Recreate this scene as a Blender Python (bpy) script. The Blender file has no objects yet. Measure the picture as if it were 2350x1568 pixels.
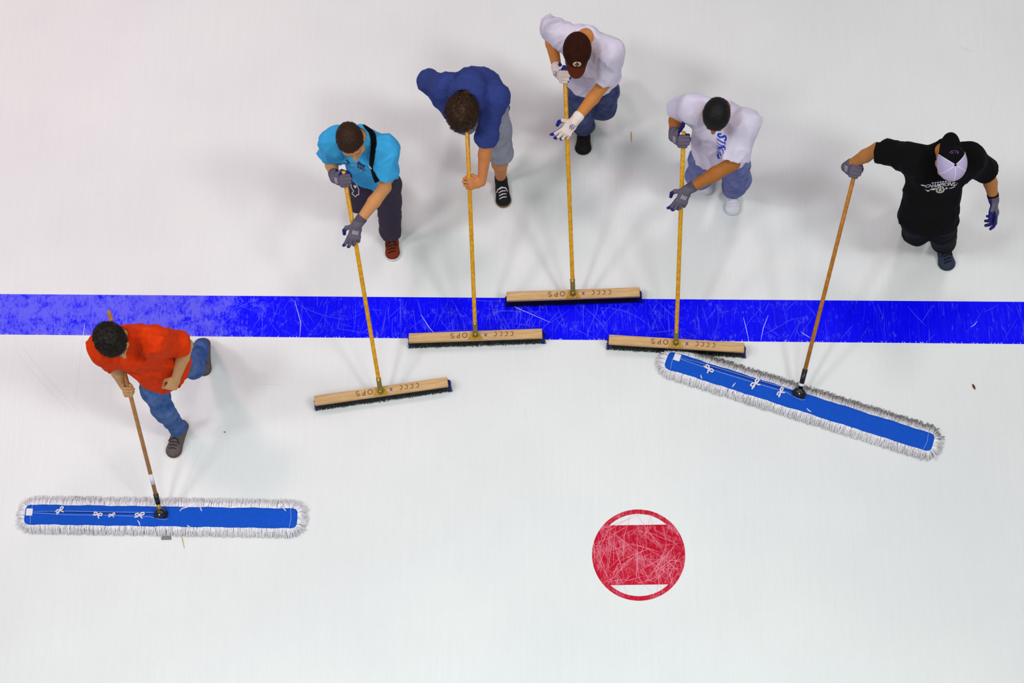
import bpy, bmesh, math, random
import numpy as np
from mathutils import Vector, Matrix
from mathutils.bvhtree import BVHTree
from mathutils.geometry import tessellate_polygon

scene = bpy.context.scene
COL = scene.collection
random.seed(7)
RNG = np.random.default_rng(7)

# ------------------------------------------------------------------ camera
FPX = 4000.0                      # focal length in pixels of the 2350 wide frame
CAM_R = np.array([[0.9978610801083585, 0.02220066691912414, 0.06148491842172439],
                  [0.0, 0.9405647494126264, -0.3396144168941641],
                  [-0.0653702134383849, 0.338888008862381, 0.938552956760731]])
CAM_H = 11.25                     # metres above the ice, on the arena catwalk
cd = bpy.data.cameras.new('camera')
cam = bpy.data.objects.new('camera', cd)
COL.objects.link(cam)
cd.sensor_width = 36.0
cd.lens = FPX / 2350.0 * 36.0
cd.clip_end = 100
cam.matrix_world = Matrix([list(CAM_R[0]) + [0], list(CAM_R[1]) + [0], list(CAM_R[2]) + [CAM_H], [0, 0, 0, 1]])
scene.camera = cam

# ------------------------------------------------------------------ light
scene.view_settings.view_transform = 'Standard'
scene.view_settings.look = 'None'
scene.view_settings.exposure = -0.97
scene.view_settings.gamma = 1.0
w = bpy.data.worlds.new('arena_air')
scene.world = w
w.use_nodes = True
w.node_tree.nodes['Background'].inputs[0].default_value = (0.985, 0.995, 1.0, 1)
w.node_tree.nodes['Background'].inputs[1].default_value = 0.50


def arena_lamp(name, loc, size, power, color, aim=(-0.6, 4.0, 0), beam=180):
    l = bpy.data.lights.new(name, 'AREA')
    l.shape = 'DISK'
    l.size = size
    l.energy = power
    l.color = color
    l.spread = math.radians(beam)
    o = bpy.data.objects.new(name, l)
    o.location = loc
    o.rotation_euler = (Vector(aim) - Vector(loc)).to_track_quat('-Z', 'Y').to_euler()
    COL.objects.link(o)
    return o


arena_lamp('arena_lamp', (-6.6, 0.6, 14.5), 2.0, 900, (0.95, 1.0, 1.0))
arena_lamp('arena_lamp', (-11.5, 2.6, 14.5), 2.2, 850, (0.98, 0.97, 1.0))
arena_lamp('arena_lamp', (9.0, 0.0, 14.5), 2.4, 1150, (0.95, 1.0, 0.98))
arena_lamp('arena_lamp', (4.4, 1.6, 14.5), 2.2, 520, (0.96, 1.0, 1.0))
arena_lamp('arena_lamp', (3.2, 10.5, 14.5), 2.4, 560, (1.0, 0.88, 0.94))
arena_lamp('arena_lamp', (-7.6, 8.3, 14.5), 2.0, 85, (1.0, 0.64, 0.71), (-4.6, 6.6, 0), 50)
arena_lamp('arena_lamp', (-0.8, -5.0, 14.5), 4.0, 92, (0.76, 1.0, 0.97), (-0.8, -0.4, 0), 38)


# ------------------------------------------------------------------ helpers
def V(*a):
    return np.array(a, float)


def nrm(v):
    v = np.asarray(v, float)
    return v / max(np.linalg.norm(v), 1e-9)


def P(px, py, z):
    """world point at height z seen at a pixel of the photograph (used to measure real positions)"""
    r = CAM_R @ np.array([px - 1175.0, 784.0 - py, -FPX])
    t = (z - CAM_H) / r[2]
    return np.array([r[0] * t, r[1] * t, z])


def lin(r, g, b):
    f = lambda c: (c / 255 / 12.92) if c / 255 <= 0.04045 else ((c / 255 + 0.055) / 1.055) ** 2.4
    return (f(r), f(g), f(b), 1.0)


MATS = {}


def mat(name, rgb, rough=0.8, var=0.0, vscale=20.0, bump=0.0, bscale=120.0, metal=0.0, spec=0.3, attr=None, stretch=(1, 1, 1),
        rgb2=None, sheen=0.0, coat=0.0):
    if name in MATS:
        return MATS[name]
    m = bpy.data.materials.new(name)
    m.use_nodes = True
    nt = m.node_tree
    b = nt.nodes['Principled BSDF']
    b.inputs['Roughness'].default_value = rough
    b.inputs['Metallic'].default_value = metal
    b.inputs['Specular IOR Level'].default_value = spec
    if sheen:
        b.inputs['Sheen Weight'].default_value = sheen
    if coat:
        b.inputs['Coat Weight'].default_value = coat
        b.inputs['Coat Roughness'].default_value = 0.25
    c = lin(*rgb)
    b.inputs['Base Color'].default_value = c
    src = None
    if attr:
        a = nt.nodes.new('ShaderNodeVertexColor')
        a.layer_name = attr
        src = a.outputs['Color']
    if var or bump or rgb2:
        tc = nt.nodes.new('ShaderNodeTexCoord')
        mp = nt.nodes.new('ShaderNodeMapping')
        mp.inputs['Scale'].default_value = stretch
        nt.links.new(tc.outputs['Object'], mp.inputs['Vector'])
    if var or rgb2:
        n = nt.nodes.new('ShaderNodeTexNoise')
        n.inputs['Scale'].default_value = vscale
        n.inputs['Detail'].default_value = 5
        n.inputs['Roughness'].default_value = 0.65
        nt.links.new(mp.outputs['Vector'], n.inputs['Vector'])
        mx = nt.nodes.new('ShaderNodeMix')
        mx.data_type = 'RGBA'
        if rgb2:
            rp = nt.nodes.new('ShaderNodeValToRGB')
            rp.color_ramp.elements[0].position = 0.35
            rp.color_ramp.elements[1].position = 0.65
            nt.links.new(n.outputs['Fac'], rp.inputs['Fac'])
            nt.links.new(rp.outputs['Color'], mx.inputs['Factor'])
            mx.inputs['A'].default_value = c
            mx.inputs['B'].default_value = lin(*rgb2)
        else:
            rp = nt.nodes.new('ShaderNodeMapRange')
            rp.inputs['From Min'].default_value = 0.25
            rp.inputs['From Max'].default_value = 0.75
            rp.inputs['To Min'].default_value = 1 - var
            rp.inputs['To Max'].default_value = 1 + var
            nt.links.new(n.outputs['Fac'], rp.inputs['Value'])
            mx.blend_type = 'MULTIPLY'
            mx.inputs['Factor'].default_value = 1.0
            mx.inputs['A'].default_value = c
            if src:
                nt.links.new(src, mx.inputs['A'])
            nt.links.new(rp.outputs['Result'], mx.inputs['B'])
        src = mx.outputs['Result']
    if src:
        nt.links.new(src, b.inputs['Base Color'])
    if bump:
        n2 = nt.nodes.new('ShaderNodeTexNoise')
        n2.inputs['Scale'].default_value = bscale
        n2.inputs['Detail'].default_value = 3
        nt.links.new(mp.outputs['Vector'], n2.inputs['Vector'])
        bp = nt.nodes.new('ShaderNodeBump')
        bp.inputs['Strength'].default_value = bump
        bp.inputs['Distance'].default_value = 0.004
        nt.links.new(n2.outputs['Fac'], bp.inputs['Height'])
        nt.links.new(bp.outputs['Normal'], b.inputs['Normal'])
    MATS[name] = m
    return m


def link(name, me, mats, parent=None, smooth=True, loc=None, rotz=0.0, label=None, cat=None, group=None, kind=None):
    o = bpy.data.objects.new(name, me)
    COL.objects.link(o)
    if me is not None and mats is not None:
        for m in (mats if isinstance(mats, (list, tuple)) else [mats]):
            me.materials.append(m)
        if smooth:
            me.polygons.foreach_set('use_smooth', [True] * len(me.polygons))
    if parent:
        o.parent = parent
    if loc is not None:
        o.location = loc
    o.rotation_euler.z = rotz
    tag(o, label, cat, group, kind)
    return o


def tag(o, label=None, cat=None, group=None, kind=None):
    for k, v in (('label', label), ('category', cat), ('group', group), ('kind', kind)):
        if v:
            o[k] = v
    return o


def mesh_np(name, v, f, origin=(0, 0, 0)):
    """mesh from numpy verts and quads / list of faces"""
    me = bpy.data.meshes.new(name)
    v = np.asarray(v, float) - np.asarray(origin, float)
    if isinstance(f, np.ndarray):
        n = f.shape[1]
        me.vertices.add(len(v))
        me.vertices.foreach_set('co', v.astype(np.float32).ravel())
        me.loops.add(f.size)
        me.loops.foreach_set('vertex_index', f.astype(np.int32).ravel())
        me.polygons.add(len(f))
        me.polygons.foreach_set('loop_start', np.arange(0, f.size, n, dtype=np.int32))
        me.update(calc_edges=True)
        me.validate()
    else:
        me.from_pydata([tuple(p) for p in v], [], [tuple(q) for q in f])
        me.update()
    return me


class Geo:
    """collects simple shapes into one mesh"""

    def __init__(s):
        s.v = []
        s.f = []

    def add(s, v, f):
        n = len(s.v)
        s.v += [tuple(p) for p in v]
        s.f += [tuple(i + n for i in q) for q in f]

    def box(s, lo, hi, bev=0.0):
        x0, y0, z0 = lo
        x1, y1, z1 = hi
        b = bev
        if b <= 0:
            v = [(x, y, z) for x in (x0, x1) for y in (y0, y1) for z in (z0, z1)]
            s.add(v, [(0, 1, 3, 2), (4, 6, 7, 5), (0, 4, 5, 1), (2, 3, 7, 6), (0, 2, 6, 4), (1, 5, 7, 3)])
            return
        rings = []
        for z, i in ((z0, b), (z0 + b, 0), (z1 - b, 0), (z1, b)):
            c = b if i == 0 else 0
            a0, a1, c0, c1 = x0 + i, x1 - i, y0 + i, y1 - i
            q = b * 0.8
            rings.append([(a0 + q, c0, z), (a1 - q, c0, z), (a1, c0 + q, z), (a1, c1 - q, z), (a1 - q, c1, z), (a0 + q, c1, z), (a0, c1 - q, z), (a0, c0 + q, z)])
        s.loft(rings, True)

    def loft(s, rings, caps=True):
        n = len(rings[0])
        v = [p for r in rings for p in r]
        f = []
        for i in range(len(rings) - 1):
            for j in range(n):
                k = (j + 1) % n
                f.append((i * n + j, i * n + k, (i + 1) * n + k, (i + 1) * n + j))
        if caps:
            f.append(tuple(range(n - 1, -1, -1)))
            f.append(tuple((len(rings) - 1) * n + j for j in range(n)))
        s.add(v, f)

    def tube(s, pts, rad, n=8, caps=True, flat=1.0, up=None):
        pts = [np.asarray(p, float) for p in pts]
        rad = rad if isinstance(rad, (list, tuple)) else [rad] * len(pts)
        rings = []
        ref = np.array([0, 0, 1.0]) if up is None else np.asarray(up, float)
        for i, p in enumerate(pts):
            t = nrm(pts[min(i + 1, len(pts) - 1)] - pts[max(i - 1, 0)])
            a = np.cross(t, ref)
            if np.linalg.norm(a) < 1e-3:
                a = np.cross(t, (1, 0, 0.0))
            a = nrm(a)
            b = np.cross(a, t)
            b = nrm(b)
            rings.append([p + rad[i] * (math.cos(q) * a + flat * math.sin(q) * b) for q in (2 * math.pi * k / n for k in range(n))])
        s.loft(rings, caps)

    def ball(s, c, r, n=8, m=6, sc=(1, 1, 1)):
        rings = []
        for i in range(1, m):
            th = math.pi * i / m - math.pi / 2
            rings.append([(c[0] + sc[0] * r * math.cos(th) * math.cos(2 * math.pi * j / n), c[1] + sc[1] * r * math.cos(th) * math.sin(2 * math.pi * j / n), c[2] + sc[2] * r * math.sin(th)) for j in range(n)])
        s.loft(rings, True)

    def ribbon(s, pts, wid, z, th=0.0006, taper=False):
        """flat stroke lying on a horizontal plane"""
        pts = [np.asarray(p, float)[:2] for p in pts]
        L, R = [], []
        for i, p in enumerate(pts):
            t = nrm(pts[min(i + 1, len(pts) - 1)] - pts[max(i - 1, 0)])
            nn = np.array([-t[1], t[0]])
            ww = wid / 2
            if taper:
                ww *= max(0.12, math.sin(math.pi * (i + 0.3) / (len(pts) - 0.4)))
            L.append(p + nn * ww)
            R.append(p - nn * ww)
        rings = [[(l[0], l[1], z), (r[0], r[1], z), (r[0], r[1], z + th), (l[0], l[1], z + th)] for l, r in zip(L, R)]
        s.loft(rings, True)

    def prism(s, poly, z0, z1):
        s.loft([[(x, y, z0) for x, y in poly], [(x, y, z1) for x, y in poly]], True)

    def mesh(s, name, origin=(0, 0, 0)):
        o = np.asarray(origin, float)
        me = bpy.data.meshes.new(name)
        me.from_pydata([tuple(np.asarray(p, float) - o) for p in s.v], [], s.f)
        me.update()
        return me


# ------------------------------------------------------------------ distance-field modeller (bodies, clothes, hair, shoes)
def rc(a, b, ra, rb, cut=None):
    a = np.asarray(a, float)
    b = np.asarray(b, float)
    ab = b - a
    L2 = max(ab @ ab, 1e-9)

    def f(x, y, z):
        px, py, pz = x - a[0], y - a[1], z - a[2]
        t = np.clip((px * ab[0] + py * ab[1] + pz * ab[2]) / L2, 0, 1)
        d = np.sqrt((px - t * ab[0]) ** 2 + (py - t * ab[1]) ** 2 + (pz - t * ab[2]) ** 2) - (ra + (rb - ra) * t)
        return plane(d, x, y, z, cut)
    lo = np.minimum(a - ra, b - rb)
    hi = np.maximum(a + ra, b + rb)
    return f, lo, hi


def plane(d, x, y, z, cut):
    for p, n in (cut or []):
        d = np.maximum(d, (x - p[0]) * n[0] + (y - p[1]) * n[1] + (z - p[2]) * n[2])
    return d


def ec(a, b, side, wa, da, wb, db, cut=None, cap=None):
    """elliptic-section capsule: half widths along side, half depths across"""
    a = np.asarray(a, float)
    b = np.asarray(b, float)
    ab = b - a
    L = max(np.linalg.norm(ab), 1e-6)
    u = ab / L
    s = nrm(side - u * (side @ u))
    n = np.cross(u, s)

    def f(x, y, z):
        px, py, pz = x - a[0], y - a[1], z - a[2]
        h = px * u[0] + py * u[1] + pz * u[2]
        t = np.clip(h / L, 0, 1)
        w_ = wa + (wb - wa) * t
        d_ = da + (db - da) * t
        e_ = np.minimum(w_, d_) if cap is None else cap
        X = (px * s[0] + py * s[1] + pz * s[2])
        Y = (px * n[0] + py * n[1] + pz * n[2])
        Z = h - t * L
        k0 = np.sqrt((X / w_) ** 2 + (Y / d_) ** 2 + (Z / e_) ** 2)
        k1 = np.sqrt((X / w_ ** 2) ** 2 + (Y / d_ ** 2) ** 2 + (Z / e_ ** 2) ** 2)
        d = np.where(k1 > 1e-6, k0 * (k0 - 1) / np.maximum(k1, 1e-6), -np.minimum(w_, d_))
        return plane(d, x, y, z, cut)
    r = max(wa, da, wb, db)
    return f, np.minimum(a, b) - r, np.maximum(a, b) + r


def el(c, ax, r, cut=None):
    c = np.asarray(c, float)
    A = np.asarray(ax, float)

    def f(x, y, z):
        px, py, pz = x - c[0], y - c[1], z - c[2]
        q = [(px * A[i][0] + py * A[i][1] + pz * A[i][2]) for i in range(3)]
        k0 = np.sqrt(sum((q[i] / r[i]) ** 2 for i in range(3)))
        k1 = np.sqrt(sum((q[i] / r[i] ** 2) ** 2 for i in range(3)))
        d = np.where(k1 > 1e-6, k0 * (k0 - 1) / np.maximum(k1, 1e-6), -min(r))
        return plane(d, x, y, z, cut)
    m = max(r)
    return f, c - m, c + m


def vnoise(p, seed=0):
    """value noise in [0,1] at points (n,3)"""
    i = np.floor(p).astype(np.int64)
    t = p - i
    t = t * t * (3 - 2 * t)

    def hsh(ix, iy, iz):
        h = (ix * 374761393 + iy * 668265263 + iz * 2147483647 + seed * 1274126177) & 0xffffffff
        h = ((h ^ (h >> 13)) * 1274126177) & 0xffffffff
        h = h ^ (h >> 16)
        return (h & 0xffff) / 65535.0
    o = 0
    for dx in (0, 1):
        for dy in (0, 1):
            for dz in (0, 1):
                wt = (t[:, 0] if dx else 1 - t[:, 0]) * (t[:, 1] if dy else 1 - t[:, 1]) * (t[:, 2] if dz else 1 - t[:, 2])
                o = o + wt * hsh(i[:, 0] + dx, i[:, 1] + dy, i[:, 2] + dz)
    return o


CORN = [(0, 0, 0), (1, 0, 0), (0, 1, 0), (1, 1, 0), (0, 0, 1), (1, 0, 1), (0, 1, 1), (1, 1, 1)]
EDG = [(0, 1), (2, 3), (4, 5), (6, 7), (0, 2), (1, 3), (4, 6), (5, 7), (0, 4), (1, 5), (2, 6), (3, 7)]


def surface_nets(D, o, h):
    S = D < 0
    c = np.zeros(tuple(n - 1 for n in D.shape), np.uint8)
    nx, ny, nz = c.shape
    for (i, j, k) in CORN:
        c += S[i:i + nx, j:j + ny, k:k + nz]
    cells = np.argwhere((c > 0) & (c < 8))
    idx = np.full(c.shape, -1, np.int32)
    idx[cells[:, 0], cells[:, 1], cells[:, 2]] = np.arange(len(cells))
    val = np.stack([D[cells[:, 0] + i, cells[:, 1] + j, cells[:, 2] + k] for (i, j, k) in CORN], 1)
    acc = np.zeros((len(cells), 3))
    cnt = np.zeros(len(cells))
    for a, b in EDG:
        va, vb = val[:, a], val[:, b]
        cr = (va < 0) != (vb < 0)
        t = np.where(cr, va / np.where(cr, va - vb, 1), 0)
        pa, pb = np.array(CORN[a], float), np.array(CORN[b], float)
        acc += cr[:, None] * (pa + t[:, None] * (pb - pa))
        cnt += cr
    verts = (cells + acc / cnt[:, None]) * h + o
    quads = []
    for ax in range(3):
        b, d = (ax + 1) % 3, (ax + 2) % 3
        A = np.moveaxis(S, [ax, b, d], [0, 1, 2])
        I = np.moveaxis(idx, [ax, b, d], [0, 1, 2])
        cr = A[:-1, 1:-1, 1:-1] != A[1:, 1:-1, 1:-1]
        e = np.argwhere(cr)
        if not len(e):
            continue
        ins = A[:-1, 1:-1, 1:-1][e[:, 0], e[:, 1], e[:, 2]]
        i, j, k = e[:, 0], e[:, 1], e[:, 2]
        q = np.stack([I[i, j, k], I[i, j + 1, k], I[i, j + 1, k + 1], I[i, j, k + 1]], 1)
        q[~ins] = q[~ins][:, ::-1]
        quads.append(q)
    return verts, np.concatenate(quads)


class Field:
    def __init__(s, h):
        s.h = h
        s.ops = []

    def add(s, prim, k=0.02):
        s.ops.append((prim, k, 1))

    def sub(s, prim, k=0.006):
        s.ops.append((prim, k, -1))

    def build(s, disp=None):
        h = s.h
        lo = np.min([p[1] for p, k, m in s.ops if m > 0], 0) - 0.03
        hi = np.max([p[2] for p, k, m in s.ops if m > 0], 0) + 0.03
        n = np.ceil((hi - lo) / h).astype(int) + 1
        D = np.full(n, 0.12, np.float32)
        ax = [(lo[i] + h * np.arange(n[i])).astype(np.float32) for i in range(3)]
        def run(sign):
            for (f, a, b), k, m in s.ops:
                if m != sign:
                    continue
                mg = 0.03 + k
                i0 = np.clip(np.floor((a - mg - lo) / h).astype(int), 0, n)
                i1 = np.clip(np.ceil((b + mg - lo) / h).astype(int) + 1, 0, n)
                if np.any(i1 <= i0):
                    continue
                sl = tuple(slice(i0[i], i1[i]) for i in range(3))
                d = f(ax[0][sl[0]][:, None, None], ax[1][sl[1]][None, :, None], ax[2][sl[2]][None, None, :]).astype(np.float32)
                c = D[sl]
                if m > 0:
                    e = np.maximum(k - np.abs(c - d), 0) / k
                    D[sl] = np.minimum(c, d) - e * e * k * 0.25
                else:
                    e = np.maximum(k - np.abs(c + d), 0) / k
                    D[sl] = np.maximum(c, -d) + e * e * k * 0.25
        run(1)
        if disp is not None:
            ii = np.argwhere(np.abs(D) < 0.03)
            pts = lo + ii * h
            D[ii[:, 0], ii[:, 1], ii[:, 2]] += disp(pts).astype(np.float32)
        run(-1)
        return surface_nets(D, lo, h)


def bvh_of(v, q):
    return BVHTree.FromPolygons([Vector(p) for p in v], [tuple(int(i) for i in f) for f in q])


def cam_hit(bvh, px, py):
    r = CAM_R @ np.array([px - 1175.0, 784.0 - py, -FPX])
    h = bvh.ray_cast(Vector((0, 0, CAM_H)), Vector(nrm(r)))
    return (np.array(h[0]), np.array(h[1])) if h[0] is not None else None


def text_mesh2d(txt, size, shear=0.0, bold=0.0):
    cu = bpy.data.curves.new('lettering_curve', 'FONT')
    cu.body = txt
    cu.size = size
    cu.shear = shear
    cu.offset = bold
    cu.align_x = 'CENTER'
    cu.align_y = 'CENTER'
    cu.resolution_u = 3
    ob = bpy.data.objects.new('lettering_tmp', cu)
    COL.objects.link(ob)
    dg = bpy.context.evaluated_depsgraph_get()
    me = bpy.data.meshes.new_from_object(ob.evaluated_get(dg))
    v = [tuple(p.co) for p in me.vertices]
    f = [tuple(p.vertices) for p in me.polygons]
    bpy.data.objects.remove(ob)
    bpy.data.meshes.remove(me)
    bpy.data.curves.remove(cu)
    return v, f


def stroke2d(pts, wid):
    v, f = [], []
    pts = [np.asarray(p, float) for p in pts]
    for i, p in enumerate(pts):
        t = nrm(pts[min(i + 1, len(pts) - 1)] - pts[max(i - 1, 0)])
        nn = np.array([-t[1], t[0]])
        v += [tuple(p + nn * wid / 2) + (0,), tuple(p - nn * wid / 2) + (0,)]
    for i in range(len(pts) - 1):
        f.append((2 * i, 2 * i + 1, 2 * i + 3, 2 * i + 2))
    return v, f


def ring2d(r0, r1, n=28, cx=0, cy=0, sy=1.0):
    v, f = [], []
    for i in range(n):
        a = 2 * math.pi * i / n
        v += [(cx + r0 * math.cos(a), cy + sy * r0 * math.sin(a), 0), (cx + r1 * math.cos(a), cy + sy * r1 * math.sin(a), 0)]
    for i in range(n):
        j = (i + 1) % n
        f.append((2 * i, 2 * i + 1, 2 * j + 1, 2 * j))
    return v, f


def poly2d(pts):
    return [(x, y, 0) for x, y in pts], [tuple(range(len(pts)))]


def print_on(name, shapes, bvh, org, xa, ya, m, parent, base, lift=0.0018, label=None, maxe=0.012, dirv=None):
    """lay flat print onto a cloth surface: 2-D shapes pushed along the print's own normal"""
    bm = bmesh.new()
    for v, f in shapes:
        vs = [bm.verts.new(p) for p in v]
        for q in f:
            try:
                bm.faces.new([vs[i] for i in q])
            except ValueError:
                pass
    bmesh.ops.triangulate(bm, faces=bm.faces[:])
    for _ in range(3):
        lg = [e for e in bm.edges if e.calc_length() > maxe]
        if not lg:
            break
        bmesh.ops.subdivide_edges(bm, edges=lg, cuts=1)
        bmesh.ops.triangulate(bm, faces=bm.faces[:])
    za = nrm(np.cross(xa, ya))
    dv = za if dirv is None else nrm(dirv)
    dead = []
    for vt in bm.verts:
        p = org + xa * vt.co.x + ya * vt.co.y
        h = bvh.ray_cast(Vector(p + dv * 0.12), Vector(-dv), 0.3)
        if h[0] is None:
            dead.append(vt)
            continue
        n = np.array(h[1])
        if n @ dv < 0:
            n = -n
        vt.co = Vector(np.array(h[0]) + n * lift - base)
    bmesh.ops.delete(bm, geom=dead, context='VERTS')
    me = bpy.data.meshes.new(name)
    bm.to_mesh(me)
    bm.free()
    return link(name, me, m, parent, smooth=True, label=label)


def strap_on(pts, nors, wid, th, name, m, parent, base):
    """a band of given width following surface points"""
    rings = []
    for i, (p, n) in enumerate(zip(pts, nors)):
        t = nrm(pts[min(i + 1, len(pts) - 1)] - pts[max(i - 1, 0)])
        s = nrm(np.cross(n, t))
        rings.append([p - s * wid / 2 + n * 0.001, p + s * wid / 2 + n * 0.001, p + s * wid / 2 + n * th, p - s * wid / 2 + n * th])
    g = Geo()
    g.loft(rings, True)
    return link(name, g.mesh(name, base), m, parent, smooth=False)


# ------------------------------------------------------------------ the ice
def ice_material(name, stops, frost=None, frost_x=None, rough=0.32, cover=0.0):
    """paint or white water under a skin of scraped ice; frost = colour of shavings that cover the paint"""
    m = bpy.data.materials.new(name)
    m.use_nodes = True
    nt = m.node_tree
    N, K = nt.nodes, nt.links
    b = N['Principled BSDF']
    b.inputs['Roughness'].default_value = rough
    b.inputs['Specular IOR Level'].default_value = 0.06 if frost else 0.3
    tc = N.new('ShaderNodeTexCoord')

    def noise(sc, scale, det=4, rgh=0.6, rot=0.0):
        mp = N.new('ShaderNodeMapping')
        mp.inputs['Scale'].default_value = sc
        mp.inputs['Rotation'].default_value = (0, 0, rot)
        K.new(tc.outputs['Object'], mp.inputs['Vector'])
        n = N.new('ShaderNodeTexNoise')
        n.inputs['Scale'].default_value = scale
        n.inputs['Detail'].default_value = det
        n.inputs['Roughness'].default_value = rgh
        K.new(mp.outputs['Vector'], n.inputs['Vector'])
        return n.outputs['Fac']

    def ramp(fac, p0, p1, a=0.0, c=1.0):
        r = N.new('ShaderNodeMapRange')
        r.interpolation_type = 'SMOOTHSTEP'
        r.inputs['From Min'].default_value = p0
        r.inputs['From Max'].default_value = p1
        r.inputs['To Min'].default_value = a
        r.inputs['To Max'].default_value = c
        K.new(fac, r.inputs['Value'])
        return r.outputs['Result']

    def mixc(f, a, c, mode='MIX'):
        x = N.new('ShaderNodeMix')
        x.data_type = 'RGBA'
        x.blend_type = mode
        if isinstance(f, float):
            x.inputs['Factor'].default_value = f
        else:
            K.new(f, x.inputs['Factor'])
        for s, k in ((a, 'A'), (c, 'B')):
            if isinstance(s, tuple):
                x.inputs[k].default_value = s
            else:
                K.new(s, x.inputs[k])
        return x.outputs['Result']

    def mth(op, a, c):
        x = N.new('ShaderNodeMath')
        x.operation = op
        for i, s in enumerate((a, c)):
            if isinstance(s, (int, float)):
                x.inputs[i].default_value = s
            else:
                K.new(s, x.inputs[i])
        return x.outputs[0]
    blotch = noise((1, 1, 1), 0.55, 3)
    streak = noise((46, 1.6, 1), 1.0, 4, 0.7, 0.03)
    fine = noise((170, 14, 1), 1.0, 2, 0.7, -0.05)
    c = mixc(ramp(blotch, 0.3, 0.7), lin(*stops[0]), lin(*stops[1]))
    if frost:
        pat = mth('ADD', mth('MULTIPLY', noise((1, 1, 1), 9.0, 8, 0.75), 0.6), mth('MULTIPLY', noise((1, 0.35, 1), 70.0, 4, 0.75), 0.4))
        if frost_x is not None:
            sx = N.new('ShaderNodeSeparateXYZ')
            K.new(tc.outputs['Object'], sx.inputs[0])
            wear = ramp(mth('ADD', sx.outputs[0], mth('MULTIPLY', noise((1, 1, 1), 1.3, 3), 0.8)), frost_x + 0.9, frost_x - 0.1)
            clean = ramp(sx.outputs[0], 0.6, 2.6, 0.0, 0.05)
            pat = mth('SUBTRACT', mth('ADD', pat, mth('MULTIPLY', wear, 0.135)), clean)
        f1 = ramp(pat, 0.52 - cover, 0.68 - cover, 0.0, 0.8)
        c = mixc(f1, c, lin(*frost))
        lines = None
        for i, (rot, sc) in enumerate(((0.55, 3.2), (-0.45, 2.6), (1.25, 3.0), (-1.1, 2.4), (0.05, 3.6))):
            n1 = noise((9, 0.55, 1), sc, 1.0, 0.4, rot)
            d = mth('ABSOLUTE', mth('SUBTRACT', n1, 0.5), 0)
            l = mth('MULTIPLY', ramp(d, 0.0045, 0.0), ramp(noise((1, 1, 1), 2.3 + i, 2), 0.46, 0.6))
            lines = l if lines is None else mth('MAXIMUM', lines, l)
        c = mixc(mth('MULTIPLY', lines, 0.4), c, lin(*frost))
    g = N.new('ShaderNodeMapRange')
    g.inputs['From Min'].default_value = 0.2
    g.inputs['From Max'].default_value = 0.8
    g.inputs['To Min'].default_value = 0.955
    g.inputs['To Max'].default_value = 1.03
    K.new(mth('ADD', mth('MULTIPLY', streak, 0.6), mth('MULTIPLY', fine, 0.4)), g.inputs['Value'])
    c = mixc(1.0, c, g.outputs['Result'], 'MULTIPLY')
    K.new(c, b.inputs['Base Color'])
    bp = N.new('ShaderNodeBump')
    bp.inputs['Strength'].default_value = 0.12
    bp.inputs['Distance'].default_value = 0.01
    K.new(mth('ADD', streak, fine), bp.inputs['Height'])
    K.new(bp.outputs['Normal'], b.inputs['Normal'])
    return m


M_ICE = ice_material('white_ice', ((224, 224, 224), (231, 231, 230)))
M_BLUE = ice_material('blue_paint_under_ice', ((0, 0, 246), (2, 2, 255)), frost=(112, 110, 244), frost_x=-2.75, rough=0.4)
M_RED = ice_material('red_paint_under_ice', ((186, 8, 40), (196, 14, 46)), frost=(220, 120, 140), rough=0.4, cover=0.05)
M_SCR = mat('ice_shavings', (92, 98, 240), 0.8)
M_SCRW = mat('white_ice_shavings', (238, 238, 246), 0.8)
M_SCRG = mat('grey_skate_groove', (221, 221, 222), 0.6)
M_SCRR = mat('pink_ice_shavings', (226, 140, 158), 0.8)

g = Geo()
g.box((-16, -9, -0.06), (16, 21, 0.0))
FLOOR = link('floor', g.mesh('floor'), M_ICE, smooth=False, label='white scraped ice of the hockey rink', kind='structure')

ta, tb = P(0, 675, 0), P(2350, 693, 0)
ba, bb = P(0, 768, 0), P(2350, 790, 0)


def along(a, b, x):
    return a + (b - a) * (x - a[0]) / (b[0] - a[0])


g = Geo()
NX = 24
xs = np.linspace(-15.8, 15.8, NX)
g.loft([[tuple(along(ba, bb, x)[:2]) + (-0.02,), tuple(along(ta, tb, x)[:2]) + (-0.02,), tuple(along(ta, tb, x)[:2]) + (0.0006,), tuple(along(ba, bb, x)[:2]) + (0.0006,)] for x in xs], True)
BLUE = link('blue_line', g.mesh('blue_line'), M_BLUE, FLOOR, smooth=False, label='wide blue line painted across the ice')

# face-off spot: a 2 ft ring, red across the middle band
SPOT = P(1465.5, 1273.5, 0)
R0 = 0.3048
g = Geo()
top = []
hb = 0.655 * R0
n = 40
a0 = math.asin(hb / R0)
band = [(R0 * math.cos(a), R0 * math.sin(a)) for a in np.linspace(-a0, a0, n)] + [(R0 * math.cos(a), R0 * math.sin(a)) for a in np.linspace(math.pi - a0, math.pi + a0, n)]
g.prism(band, -0.02, 0.0006)
ri = R0 * 0.9
ai = math.asin(hb / ri)
for sg in (1, -1):
    rings = []
    for t in np.linspace(0, 1, 40):
        ao, an = a0 + (math.pi - 2 * a0) * t, ai + (math.pi - 2 * ai) * t
        o_, i_ = (R0 * math.cos(ao), sg * R0 * math.sin(ao)), (ri * math.cos(an), sg * ri * math.sin(an))
        rings.append([o_ + (-0.02,), i_ + (-0.02,), i_ + (0.0006,), o_ + (0.0006,)] if sg > 0 else [i_ + (-0.02,), o_ + (-0.02,), o_ + (0.0006,), i_ + (0.0006,)])
    g.loft(rings, True)
SPOTO = link('faceoff_spot', g.mesh('faceoff_spot'), M_RED, FLOOR, smooth=False, loc=tuple(SPOT), label='red face-off spot with two white segments inside its ring')


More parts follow.
